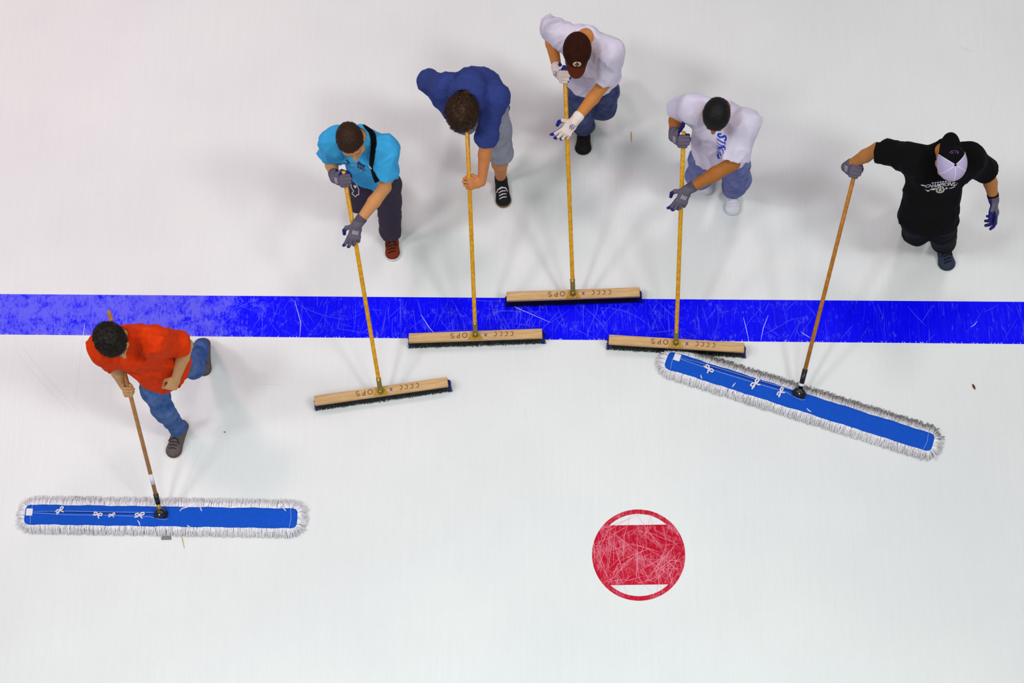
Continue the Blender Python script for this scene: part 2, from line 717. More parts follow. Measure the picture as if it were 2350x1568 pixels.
def scratch_set(name, parent, count, area, lens, wid, m, z, orient=None, clip=None):
    g = Geo()
    for _ in range(count):
        p = area()
        a = RNG.uniform(0, math.pi) if orient is None else orient()
        L = RNG.uniform(*lens)
        cv = RNG.normal(0, 0.6)
        k = 7
        pts = []
        for i in range(k):
            t = (i / (k - 1) - 0.5) * L
            aa = a + cv * t * 0.6
            pts.append((p[0] + math.cos(aa) * t, p[1] + math.sin(aa) * t))
        if clip:
            pts = [q for q in pts if clip(q)]
            if len(pts) < 3:
                continue
        g.ribbon(pts, RNG.uniform(*wid), z + RNG.uniform(0, 0.0002), 0.0003, taper=True)
    return link(name, g.mesh(name), m, parent, smooth=False, kind='stuff')


def line_pt():
    x = RNG.uniform(-4.9, 3.4) if RNG.uniform() < 0.45 else RNG.normal(-0.6, 1.2)
    t = RNG.uniform(0, 1)
    p = along(ba, bb, x) * (1 - t) + along(ta, tb, x) * t
    return p


def in_line(q):
    return along(ba, bb, q[0])[1] + 0.002 < q[1] < along(ta, tb, q[0])[1] - 0.002


steep = lambda: math.pi / 2 + RNG.normal(0, 0.55)
scratch_set('skate_marks', BLUE, 170, line_pt, (0.05, 0.30), (0.0012, 0.0026), M_SCR, 0.0008, orient=steep, clip=in_line)
scratch_set('skate_marks', BLUE, 50, line_pt, (0.05, 0.5), (0.0015, 0.003), M_SCR, 0.0009, clip=in_line)
g = Geo()
for pts in (((1706, 729), (1712, 752), (1719, 785)), ((1763, 724), (1752, 752), (1746, 782)), ((2243, 737), (2236, 746), (2228, 751)), ((1838, 762), (1850, 770), (1860, 776)),
            ((966, 722), (985, 752), (1001, 770)), ((676, 690), (690, 740), (688, 772)), ((1210, 684), (1180, 704), (1262, 740))):
    g.ribbon([P(x, y, 0)[:2] for x, y in pts], 0.0032, 0.0009, 0.0004, taper=True)
for _ in range(200):      # shavings pushed along the lower edge of the line and in front of the brooms
    x = RNG.uniform(-4.6, 3.2)
    q = along(ba, bb, x)
    a = RNG.uniform(0.5, 2.6)
    L = RNG.uniform(0.004, 0.014)
    g.ribbon([(q[0], q[1] + 0.001), (q[0] + math.cos(a) * L / 2, q[1] + math.sin(a) * L / 2), (q[0] + math.cos(a) * L, q[1] + math.sin(a) * L)], RNG.uniform(0.001, 0.0025), 0.0009, 0.0004)
link('ice_shavings', g.mesh('ice_shavings'), M_SCRW, BLUE, smooth=False, kind='stuff')


def spot_pt():
    r = R0 * math.sqrt(RNG.uniform(0, 1))
    a = RNG.uniform(0, 2 * math.pi)
    return (r * math.cos(a), r * math.sin(a), 0)


def in_spot(q):
    r = math.hypot(*q)
    return r < R0 - 0.002 and (abs(q[1]) < hb - 0.002 or r > R0 * 0.91)


scratch_set('skate_marks', SPOTO, 150, spot_pt, (0.05, 0.36), (0.0014, 0.0034), M_SCRR, 0.0008, clip=in_spot)
ice_pt = lambda: P(RNG.uniform(-60, 2400), RNG.uniform(-40, 1600), 0)
scratch_set('skate_grooves', FLOOR, 70, ice_pt, (0.05, 0.3), (0.0015, 0.003), M_SCRG, 0.0002, orient=lambda: math.pi / 2 + RNG.normal(0.04, 0.2), clip=lambda q: not in_line(q))
g = Geo()
for pts in (((34, 770), (95, 860), (205, 968)), ((28, 790), (70, 860), (180, 960)), ((178, 881), (230, 879), (292, 879)), ((470, 1008), (448, 1068), (414, 1135)), ((195, 740), (180, 850), (172, 960)), ((246, 830), (262, 900), (250, 960)),  # ice cracks, plus a faint handle shadow painted as a grey stroke
            ((2197, 107), (2218, 112), (2236, 120)), ((560, 880), (620, 884), (660, 882)), ((1204, 935), (1206, 950), (1207, 968)), ((960, 1222), (966, 1219), (972, 1222))):
    q = [P(x, y, 0)[:2] for x, y in pts]
    qq = [q[0] * (1 - t) ** 2 + q[1] * 2 * t * (1 - t) + q[2] * t * t for t in np.linspace(0, 1, 9)]
    g.ribbon(qq, 0.009, 0.0002 + 0.00004 * len(g.f) / 30, 0.0003, taper=True)
link('cracks_and_handle_shadow', g.mesh('cracks_and_handle_shadow'), mat('grey_crack_and_shadow', (221, 221, 224), 0.5), FLOOR, smooth=False, kind='stuff')

# ------------------------------------------------------------------ push brooms
M_BLOCK = mat('broom_block_wood', (214, 176, 126), 0.6, bump=0.15, bscale=60, stretch=(1, 14, 14), rgb2=(188, 146, 96), vscale=5)
M_YEL = mat('yellow_lacquered_handle', (232, 172, 8), 0.35, bump=0.05, spec=0.5, rgb2=(196, 132, 10), vscale=18, stretch=(3, 3, 0.5))
M_WOODH = mat('worn_wooden_handle', (188, 134, 78), 0.5, rgb2=(158, 104, 58), vscale=14, stretch=(3, 3, 0.5))
M_AMBER = mat('amber_wooden_handle', (196, 128, 34), 0.45, rgb2=(158, 94, 22), vscale=14, stretch=(3, 3, 0.5))
M_BRASS = mat('brass_plated_steel', (182, 142, 42), 0.4, metal=0.55, spec=0.5, var=0.25, vscale=60)
M_STEEL = mat('dull_olive_steel', (150, 134, 66), 0.4, metal=0.6, var=0.2, vscale=60)
M_SCREW = mat('bright_screw', (250, 235, 180), 0.3, metal=0.3)
M_BRIS = mat('black_bristle', (12, 11, 16), 0.6)
M_BRISB = mat('navy_bristle', (16, 18, 110), 0.6)
M_PEN = mat('brown_marker_ink', (84, 50, 22), 0.8)
M_PENP = mat('purple_marker_ink', (120, 96, 150), 0.8)

BL, BW, BZ0, BZ1 = 0.914, 0.066, 0.082, 0.112
g = Geo()
g.box((-BL / 2, -BW / 2, BZ0), (BL / 2, BW / 2, BZ1), 0.004)
ME_BLOCK = g.mesh('block')
ME_BLOCK.materials.append(M_BLOCK)


def bristle_mesh(ends):
    g = Geo()
    rows = 7
    n = 190
    for i in range(n):
        x = -BL / 2 + 0.006 + (BL - 0.012) * i / (n - 1)
        e = abs(x) > BL / 2 - 0.016
        if e != ends:
            continue
        for r in range(rows * (3 if ends else 1)):
            y = (-0.5 + (r % rows) / (rows - 1)) * (BW - 0.008)
            for k in range(2):
                tx = x + RNG.normal(0, 0.004) + (math.copysign(RNG.uniform(0.006, 0.024), x) if ends else 0)
                ty = y * 1.28 + RNG.normal(0, 0.0035)
                b = (x + RNG.normal(0, 0.001), y + RNG.normal(0, 0.001), BZ0 + 0.002)
                t = (tx, ty, RNG.uniform(0.0008, 0.005))
                q = 0.0016
                g.add([(b[0] + q, b[1], b[2]), (b[0] - q / 2, b[1] + q, b[2]), (b[0] - q / 2, b[1] - q, b[2]),
                       (t[0] + q, t[1], t[2]), (t[0] - q / 2, t[1] + q, t[2]), (t[0] - q / 2, t[1] - q, t[2])],
                      [(0, 1, 4, 3), (1, 2, 5, 4), (2, 0, 3, 5), (3, 4, 5)])
    me = g.mesh('bristles')
    me.materials.append(M_BRISB if ends else M_BRIS)
    return me


ME_BRIS, ME_BRISB = bristle_mesh(False), bristle_mesh(True)
g = Geo()      # fan-shaped foot of the bracket
fan = [(-0.014, 0.026), (0.014, 0.026), (0.022, 0.010), (0.040, -0.004), (0.048, -0.020), (0.048, -BW / 2), (-0.048, -BW / 2), (-0.048, -0.020), (-0.040, -0.004), (-0.022, 0.010)]
g.prism(fan[::-1], BZ1, BZ1 + 0.005)
for x in (-0.024, -0.008, 0.008, 0.024):
    g.tube([(x * 0.45, 0.02, BZ1 + 0.006), (x, -0.012, BZ1 + 0.006), (x * 1.1, -BW / 2 + 0.003, BZ1 + 0.005)], [0.005, 0.006, 0.003], 6)
ME_FAN = g.mesh('bracket_foot')
ME_FAN.materials.append(M_BRASS)


def arc(cx, cy, rx, ry, a, b, n=12):
    return [(cx + rx * math.cos(t), cy + ry * math.sin(t)) for t in np.linspace(math.radians(a), math.radians(b), n)]


def glyph(ch):
    h = 0.017
    if ch == 'C':
        return [arc(0, 0, 0.012, h * 0.85, 60, 290)]
    if ch == '.':
        return [[(0.0, -h * 0.8), (0.003, -h * 0.8)]]
    if ch == 'O':
        return [arc(0, 0, 0.0155, h, 80, 450, 18)]
    if ch == 'P':
        return [[(-0.008, -h), (-0.008, h)], [(-0.008, h)] + arc(-0.002, h * 0.5, 0.011, h * 0.5, 90, -90, 9) + [(-0.008, 0)]]
    if ch == 'S':
        return [arc(0, h * 0.48, 0.010, h * 0.5, 30, 250, 10) + arc(0, -h * 0.45, 0.011, h * 0.52, 80, -150, 10)]


def fr(f):
    return (f - 0.5) * BL


INK = {}
for word in ('OPS', 'C.C.C.C'):
    INK[word] = Geo()
for ch, f in (('O', 0.42), ('P', 0.372), ('S', 0.327), ('C', 0.772), ('.', 0.748), ('C', 0.727), ('.', 0.708), ('C', 0.688), ('.', 0.668), ('C', 0.648)):
    jx, jy = RNG.normal(0, 0.0006, 2)
    for st in glyph(ch):
        INK['OPS' if f < 0.5 else 'C.C.C.C'].ribbon([(fr(f) - x + jx, 0.003 - y + jy) for x, y in st], 0.0042, BZ1 + 0.0001, 0.0005)
for word in INK:
    INK[word] = INK[word].mesh('lettering')
    INK[word].materials.append(M_PEN)
g = Geo()
for a, b in (((-0.012, 0.008), (0.012, 0.008)), ((-0.012, -0.008), (0.012, -0.008)), ((-0.006, 0.0), (0.007, 0.001)), ((-0.004, -0.009), (0.003, 0.009)), ((0.004, -0.009), (-0.003, 0.008))):
    g.ribbon([(fr(0.577) + a[0], a[1]), (fr(0.577) + (a[0] + b[0]) / 2, (a[1] + b[1]) / 2), (fr(0.577) + b[0], b[1])], 0.005, BZ1 + 0.0001, 0.0005)
ME_MARK = g.mesh('ink_mark')
ME_MARK.materials.append(M_PENP)

HANDLES = {}


def broom(key, lm, rm, foot, sock, top, ztop, label):
    a, b = P(*lm, BZ1), P(*rm, BZ1)
    c = (a + b) / 2
    ang = math.atan2(b[1] - a[1], b[0] - a[0])
    root = link('push_broom', None, None, loc=(c[0], c[1], 0), rotz=ang, label=label, cat='broom', group='wooden push brooms sweeping the ice')
    for nm, me in (('block', ME_BLOCK), ('bristles', ME_BRIS), ('end_bristles', ME_BRISB), ('lettering', INK['OPS']), ('lettering', INK['C.C.C.C']), ('ink_mark', ME_MARK), ('bracket', ME_FAN)):
        o = link(nm, me, None, root)
        if 'bristles' in nm:
            o['kind'] = 'stuff'
        if nm == 'lettering':
            o['label'] = 'hand-lettered OPS on the block' if me is INK['OPS'] else 'hand-lettered C.C.C.C. on the block'
        if nm == 'bracket':
            fl = P(foot[0], foot[1], BZ1) - c
            o.location.x = fl[0] * math.cos(ang) + fl[1] * math.sin(ang)
            br = o
    B = P(foot[0], foot[1], BZ1 + 0.014)
    T = P(top[0], top[1], ztop)
    d = nrm(T - B)
    # socket top found on the handle at the pixel row where the yellow begins
    ts = [t for t in np.linspace(0.02, 0.4, 60)]
    best = min(ts, key=lambda t: abs(proj(B + d * t)[1] - sock))
    o3 = np.array([c[0], c[1], 0])
    Rz = np.array([[math.cos(ang), math.sin(ang), 0], [-math.sin(ang), math.cos(ang), 0], [0, 0, 1]])
    lc = lambda p: Rz @ (p - o3)
    g = Geo()
    g.tube([lc(B - d * 0.012), lc(B + d * 0.02), lc(B + d * best * 0.8), lc(B + d * best)], [0.014, 0.0165, 0.0165, 0.0172], 14)
    so = link('socket', g.mesh('socket'), M_STEEL, root)
    side = nrm(np.cross(d, (1, 0, 0)))
    side = side if side[2] > 0 else -side
    for t in (0.012, best * 0.9):
        g = Geo()
        g.ball(lc(B + d * t + side * 0.0165), 0.0045, 8, 6)
        link('screw', g.mesh('screw'), M_SCREW, so)
    g = Geo()
    g.tube([lc(B + d * best * 0.6), lc(B + d * best), lc(B + (T - B) * 0.5), lc(T - d * 0.004), lc(T)], [0.0125, 0.0138, 0.0142, 0.0140, 0.010], 14)
    link('handle', g.mesh('handle'), M_YEL, root)
    HANDLES[key] = (T, B)
    return root


def proj(p):
    c = CAM_R.T @ (np.asarray(p, float) - np.array([0, 0, CAM_H]))
    return np.array([1175 + FPX * c[0] / -c[2], 784 - FPX * c[1] / -c[2]])


broom('blue', (721.5, 919), (1026.5, 875.5), (873.5, 899), 867, (788.5, 392), 1.25, 'tilted push broom held by the person in the sky-blue T-shirt')
broom('hoodie', (938.8, 775), (1243.2, 764.3), (1091, 769), 738, (1071, 272), 1.15, 'push broom lying along the lower edge of the line, pushed by the hooded person')
broom('cap', (1163, 679.7), (1467.6, 669.2), (1315, 674), 641, (1296, 160), 1.25, 'push broom along the upper edge of the line, held by the brown-capped person')
broom('white', (1397, 778), (1708.5, 797.3), (1551.5, 787), 758, (1569, 302), 1.25, 'push broom touching the tip of the grubby mop, held by the person with blue lettering')

# ------------------------------------------------------------------ dust mops
M_PAD = mat('blue_mop_backing', (4, 78, 192), 0.9, var=0.12, vscale=40, bump=0.2, bscale=160)
M_SLIT = mat('dark_blue_pocket_slit', (6, 40, 128), 0.9)
M_TAPE = mat('white_cotton_tape', (232, 226, 240), 0.9)
M_THREAD = mat('pale_thread', (150, 176, 232), 0.9)
M_BLACK = mat('black_plastic', (14, 14, 17), 0.35, spec=0.5)
M_YARN = mat('cotton_yarn', (220, 216, 222), 0.95, attr='yarn', var=0.12, vscale=90)
M_LABEL = mat('white_paper_label', (226, 224, 232), 0.6)
PZ = 0.048


def mop(key, lm, rm, width, joint, top, ztop, dirt, label, hm, sleeve, bows, lints, tagpos, collar_brass=False):
    a, b = P(*lm, PZ), P(*rm, PZ)
    c = (a + b) / 2
    L = np.linalg.norm((b - a)[:2])
    ang = math.atan2(b[1] - a[1], b[0] - a[0])
    o3 = np.array([c[0], c[1], 0])
    Rz = np.array([[math.cos(ang), math.sin(ang), 0], [-math.sin(ang), math.cos(ang), 0], [0, 0, 1]])
    lc = lambda p: Rz @ (p - o3)
    root = link('dust_mop', None, None, loc=(c[0], c[1], 0), rotz=ang, label=label, cat='mop', group='blue dust mops')

    def outline(k, inset=0.0, n=180):
        hx, hy, e = L / 2 - inset, width / 2 - inset, 0.034
        pts = []
        for t in np.linspace(0, 1, n, endpoint=False):
            s = t * (4 * (hx - e) + 4 * (hy - e) + 2 * math.pi * e)
            segs = [(2 * (hx - e), 'b'), (math.pi * e / 2, 'c0'), (2 * (hy - e), 'r'), (math.pi * e / 2, 'c1'), (2 * (hx - e), 't'), (math.pi * e / 2, 'c2'), (2 * (hy - e), 'l'), (math.pi * e / 2, 'c3')]
            for ln, kind in segs:
                if s <= ln or kind == 'c3':
                    break
                s -= ln
            q = s / e
            if kind == 'b':
                p, nn = (-hx + e + s, -hy), (0, -1)
            elif kind == 'r':
                p, nn = (hx, -hy + e + s), (1, 0)
            elif kind == 't':
                p, nn = (hx - e - s, hy), (0, 1)
            elif kind == 'l':
                p, nn = (-hx, hy - e - s), (-1, 0)
            else:
                cx, cy, a_ = {'c0': (hx - e, -hy + e, -math.pi / 2), 'c1': (hx - e, hy - e, 0), 'c2': (-hx + e, hy - e, math.pi / 2), 'c3': (-hx + e, -hy + e, math.pi)}[kind]
                nn = (math.cos(a_ + q), math.sin(a_ + q))
                p = (cx + e * nn[0], cy + e * nn[1])
            pts.append((p, nn))
        return pts
    ol = outline(0)
    g = Geo()
    rings = []
    wob = lambda p: 0.0016 * math.sin(p[0] * 23) + 0.001 * math.sin(p[0] * 61 + 1)
    for ins, z in ((0.004, PZ - 0.018), (0, PZ - 0.006), (0.003, PZ), (0.016, PZ + 0.003), (0.030, PZ + 0.004)):
        rings.append([(p[0] - n_[0] * ins, p[1] - n_[1] * ins + (wob(p) if ins < 0.01 else 0), z + 0.0012 * math.sin(p[0] * 17 + p[1] * 40)) for p, n_ in ol])
    g.loft(rings, True)
    pad = link('backing', g.mesh('backing'), M_PAD, root)
    # fringe of looped cotton yarn
    vv, ff, cc = [], [], []
    per = outline(0, 0.004, 1500)
    for lay in range(2):
        for (p, n_) in per:
            if RNG.uniform() < 0.06:
                continue
            out = RNG.uniform(0.060, 0.084) * (1 - 0.15 * lay) * (0.84 if n_[1] < -0.5 else 1.0)
            sw = RNG.normal(0, 0.014)
            tx, ty = -n_[1], n_[0]
            side = -1 if n_[1] < -0.3 else 1
            q0 = np.array([p[0] - n_[0] * 0.004, p[1] - n_[1] * 0.004, PZ - 0.004 - 0.008 * lay])
            q1 = q0 + np.array([n_[0] * out * 0.5 + tx * sw * 0.4, n_[1] * out * 0.5 + ty * sw * 0.4, -0.004 + RNG.normal(0, 0.003)])
            q2 = q0 + np.array([n_[0] * out + tx * sw, n_[1] * out + ty * sw, 0])
            q2[2] = RNG.uniform(0.004, 0.014)
            r = 0.0022
            rr = []
            for qi, (q, s_) in enumerate(((q0, r), (q1, r), (q2, r * 0.8))):
                rr.append([q + s_ * np.array([tx, ty, 0]), q + s_ * np.array([n_[0] * 0.3, n_[1] * 0.3, 1.0]), q - s_ * np.array([tx, ty, 0])])
            k = len(vv)
            for ring in rr:
                vv += ring
            for i in range(2):
                for j in range(3):
                    l = (j + 1) % 3
                    ff.append((k + i * 3 + j, k + i * 3 + l, k + i * 3 + 3 + l, k + i * 3 + 3 + j))
            ff.append((k + 6, k + 7, k + 8))
            base = np.array([0.93, 0.90, 0.94]) * RNG.uniform(0.86, 1.06)
            dd = dirt(p, n_)
            tip = base * (1 - dd) + np.array([0.10, 0.085, 0.065]) * dd * RNG.uniform(0.6, 1.5)
            dk = RNG.uniform(0, 1) < 0.03
            if dk:
                tip = tip * 0.55
            mid = base * (1 - dd * 0.45) + tip * dd * 0.45
            cc += [base] * 3 + [mid] * 3 + [tip] * 3
    me = bpy.data.meshes.new('fringe')
    me.from_pydata([tuple(p) for p in vv], [], ff)
    ca = me.color_attributes.new('yarn', 'FLOAT_COLOR', 'POINT')
    ca.data.foreach_set('color', np.concatenate([np.clip(np.array(cc), 0, 1), np.ones((len(cc), 1))], 1).astype(np.float32).ravel())
    fo = link('fringe', me, M_YARN, root, smooth=False, kind='stuff')
    fo['label'] = 'off-white looped cotton fringe'
    J = P(joint[0], joint[1], PZ + 0.02)
    jl = lc(J)
    zt = PZ + 0.0055
    # pocket slit running from the clamp to the tag, stitched both sides
    tl = lc(P(*tagpos, PZ))
    g = Geo()
    m_ = [(tl[0], tl[1] + 0.004), ((tl[0] + jl[0]) / 2, (tl[1] + jl[1]) / 2 + 0.004), (jl[0] - 0.02, jl[1] + 0.004)]
    g.ribbon(m_, 0.009, zt, 0.0012, taper=True)
    link('pocket_slit', g.mesh('pocket_slit'), M_SLIT, pad)
    for off in (0.011, -0.013):
        g = Geo()
        g.tube([(tl[0] + 0.01, tl[1] + off * 0.3, zt), (tl[0] + 0.25, tl[1] + off + (jl[1] - tl[1]) * 0.3, zt), ((tl[0] + jl[0]) / 2 + 0.1, (tl[1] + jl[1]) / 2 + off, zt), (jl[0] - 0.08, jl[1] + off * 1.2, zt), (jl[0] + 0.0, jl[1] + off * (1.2 if off > 0 else 2.6), zt)], 0.0018, 5)
        link('stitching', g.mesh('stitching'), M_THREAD, pad)
    g = Geo()
    g.tube([(jl[0], jl[1] - 0.034, zt), (jl[0] + 0.03, jl[1] - 0.034, zt), (jl[0] + 0.05, jl[1] - 0.024, zt)], 0.0018, 5)
    link('stitching', g.mesh('stitching'), M_THREAD, pad)
    for sgn in (-1, 1):
        g = Geo()
        xx = sgn * (L / 2 - 0.05)
        g.tube([(xx, -width / 2 + 0.006, PZ + 0.003), (xx + 0.008 * sgn, 0, zt), (xx, width / 2 - 0.006, PZ + 0.003)], 0.0018, 5)
        link('stitching', g.mesh('stitching'), M_THREAD, pad)
    g = Geo()
    g.box((tl[0] - 0.022, tl[1] - 0.024, zt), (tl[0] + 0.022, tl[1] + 0.024, zt + 0.002))
    link('tag', g.mesh('tag'), M_LABEL, pad, smooth=False, label='white fabric care tag')
    for (bx, by, sc, rot) in bows:
        p = lc(P(bx, by, PZ))
        g = Geo()
        cr, sr = math.cos(rot), math.sin(rot)
        tr = lambda x, y, z: (p[0] + sc * (x * cr - y * sr), p[1] + sc * (x * sr + y * cr), zt + 0.003 + sc * z)
        g.tube([tr(*q) for q in ((0, 0, 0.004), (0.014, 0.014, 0.012), (0.034, 0.016, 0.010), (0.036, 0.002, 0.008), (0.018, -0.004, 0.006), (0, 0, 0.004))], 0.0062 * sc, 6, flat=0.5)
        g.tube([tr(*q) for q in ((0, 0, 0.004), (-0.016, 0.012, 0.012), (-0.036, 0.008, 0.008), (-0.032, -0.008, 0.006), (-0.012, -0.006, 0.005), (0, 0, 0.004))], 0.0062 * sc, 6, flat=0.5)
        g.tube([tr(*q) for q in ((0, 0, 0.004), (0.008, -0.016, 0.002), (0.02, -0.03, 0.0))], 0.0058 * sc, 6, flat=0.45)
        g.tube([tr(*q) for q in ((0, 0, 0.004), (-0.02, -0.012, 0.002), (-0.044, -0.016, 0.0))], 0.0058 * sc, 6, flat=0.45)
        g.ball(tr(0, 0, 0.005), 0.006 * sc, 8, 6)
        link('tie', g.mesh('tie'), M_TAPE, pad)
    for (x0, y0, x1, y1, x2, y2) in lints:
        g = Geo()
        q = [lc(P(x, y, PZ)) for x, y in ((x0, y0), (x1, y1), (x2, y2))]
        g.tube([(r_[0], r_[1], zt + 0.001) for r_ in q], [0.003, 0.0045, 0.0025], 5, flat=0.5)
        link('loose_thread', g.mesh('loose_thread'), M_TAPE, pad)
    # swivel clamp
    T = P(top[0], top[1], ztop)
    d = nrm(T - J)
    g = Geo()
    g.box((jl[0] - 0.045, jl[1] - 0.026, PZ + 0.002), (jl[0] + 0.045, jl[1] + 0.022, PZ + 0.022), 0.006)
    g.ball((jl[0], jl[1] + 0.004, PZ + 0.030), 0.042, 16, 10, (1, 0.8, 0.9))
    cl = link('swivel_clamp', g.mesh('swivel_clamp'), M_BLACK, root, smooth=False)
    g = Geo()
    g.ball((jl[0] + 0.002, jl[1] - 0.016, PZ + 0.062), 0.0055, 8, 6)
    link('pivot_screw', g.mesh('pivot_screw'), M_SCREW, cl)

    def at_row(py):
        return min(np.linspace(0.0, 1.4, 700), key=lambda t: abs(proj(J + d * t)[1] - py))
    t0, t1 = at_row(sleeve[0]), at_row(sleeve[1])
    g = Geo()
    g.tube([lc(J + d * 0.01), lc(J + d * (t0 + 0.001))], [0.012, 0.0145], 12)
    link('ferrule', g.mesh('ferrule'), M_BRASS if collar_brass else M_BLACK, root)
    g = Geo()
    g.tube([lc(J + d * t0), lc(J + d * t1)], [0.0165, 0.0175], 14)
    link('sleeve', g.mesh('sleeve'), M_BLACK, root)
    g = Geo()
    g.tube([lc(J + d * (t0 - 0.005)), lc(J + (T - J) * 0.5), lc(T - d * 0.005), lc(T)], [0.0135, 0.0135, 0.0132, 0.009], 14)
    h = link('handle', g.mesh('handle'), hm, root)
    t2, t3 = at_row(sleeve[2]), at_row(sleeve[3])
    g = Geo()
    g.tube([lc(J + d * t2), lc(J + d * t3)], [sleeve[4], sleeve[4]], 14)
    link('label_band', g.mesh('label_band'), M_LABEL, h, label='white paper band around the handle')
    HANDLES[key] = (T, J)
    return root


def no_dirt(p, n_):
    return 0.04 + (0.10 if n_[1] < -0.3 else 0.0) + 0.10 * max(0, math.sin(p[0] * 9))


def grubby(p, n_):
    u = 0.5 + 0.5 * math.sin(p[0] * 7 + 1.3) * math.sin(p[0] * 3.1)
    if n_[1] > 0.3:
        return 0.96 if p[0] > -0.75 else 0.6
    return (0.3 * u if p[0] > -0.35 else 0.1) + 0.1


mop('orange', (56, 1180.5), (682.5, 1190), 0.140, (369, 1180), (249.5, 713), 1.31, no_dirt,
    'long blue dust mop with clean white fringe, held by the person in orange', M_WOODH, (1156, 1134, 1110, 1087, 0.0145),
    [(139, 1172, 0.8, 0.6), (226, 1182, 0.8, -0.3), (258, 1183, 0.6, 0.2), (322, 1183, 0.85, 0.1)],
    [(413, 1174, 418, 1168, 434, 1164), (459, 1163, 462, 1170, 464, 1174), (645, 1162, 652, 1168, 657, 1174), (316, 1195, 320, 1200, 322, 1208), (430, 1206, 434, 1209, 438, 1212)], (68, 1176), True)
mop('black', (1529, 824), (2142, 1018), 0.132, (1834, 903), (1965, 384), 1.02, grubby,
    'long blue dust mop with grubby grey fringe, trailed by the person in black', M_AMBER, (893, 848, 885, 879.5, 0.019),
    [(1627, 848, 0.9, -0.6), (1733, 881, 1.0, 1.0), (1791, 901, 0.85, 1.2)],
    [(1680, 889, 1684, 884, 1688, 879), (1608, 861, 1609, 866, 1611, 870), (1851, 938, 1856, 943, 1862, 946)], (1554, 821))

# ------------------------------------------------------------------ litter on the ice
def litter(name, pts, r, m, label, cat, flat=0.5, z=0.004):
    q = [P(x, y, z) for x, y in pts]
    c = sum(q) / len(q)
    g = Geo()
    g.tube([p - c + (0, 0, 0) for p in q], r, 7, flat=flat)
    lo = min(p[2] for p in g.v)
    return link(name, g.mesh(name), m, loc=(c[0], c[1], -lo + 0.0004), label=label, cat=cat)


M_STRAW = mat('dry_straw', (206, 176, 104), 0.8)
M_LEAF = mat('brown_scrap', (96, 58, 28), 0.8)
litter('straw', [(1448.5, 302), (1449, 312), (1448.8, 326)], [0.003, 0.0055, 0.0015], M_STRAW, 'small yellow straw lying beside the person in the brown cap', 'straw')
litter('straw', [(415.5, 1227), (419, 1240), (423, 1259)], [0.0025, 0.004, 0.0015], M_STRAW, 'thin straw poking out below the white-fringed mop', 'straw')
litter('leaf_scrap', [(2232, 882), (2235, 888), (2238, 894)], [0.004, 0.0085, 0.003], M_LEAF, 'small brown scrap on the ice near the grubby mop', 'scrap')
litter('orange_peel', [(1502, 803), (1507, 800), (1514, 802), (1521, 806)], [0.007, 0.010, 0.010, 0.006], mat('orange_peel', (208, 128, 26), 0.6, rgb2=(150, 106, 12), vscale=60), 'orange scrap swept up under the broom by the dust mop', 'scrap')
litter('ice_speck', [(513, 991), (516, 992), (518, 991)], [0.002, 0.004, 0.002], M_LEAF, 'tiny dark speck on the ice behind the orange sweeper', 'scrap')
g = Geo()
q = P(382, 1236, 0)
g.box((-0.034, -0.010, 0.0005), (0.034, 0.008, 0.012), 0.003)
for i in range(5):
    g.box((-0.028 + i * 0.013, 0.006, 0.002), (-0.022 + i * 0.013, 0.018, 0.009))
link('grey_clip', g.mesh('grey_clip'), mat('grey_plastic', (128, 122, 124), 0.6), loc=tuple(q), smooth=False, label='small grey toothed clip under the edge of the white-fringed mop', cat='clip')


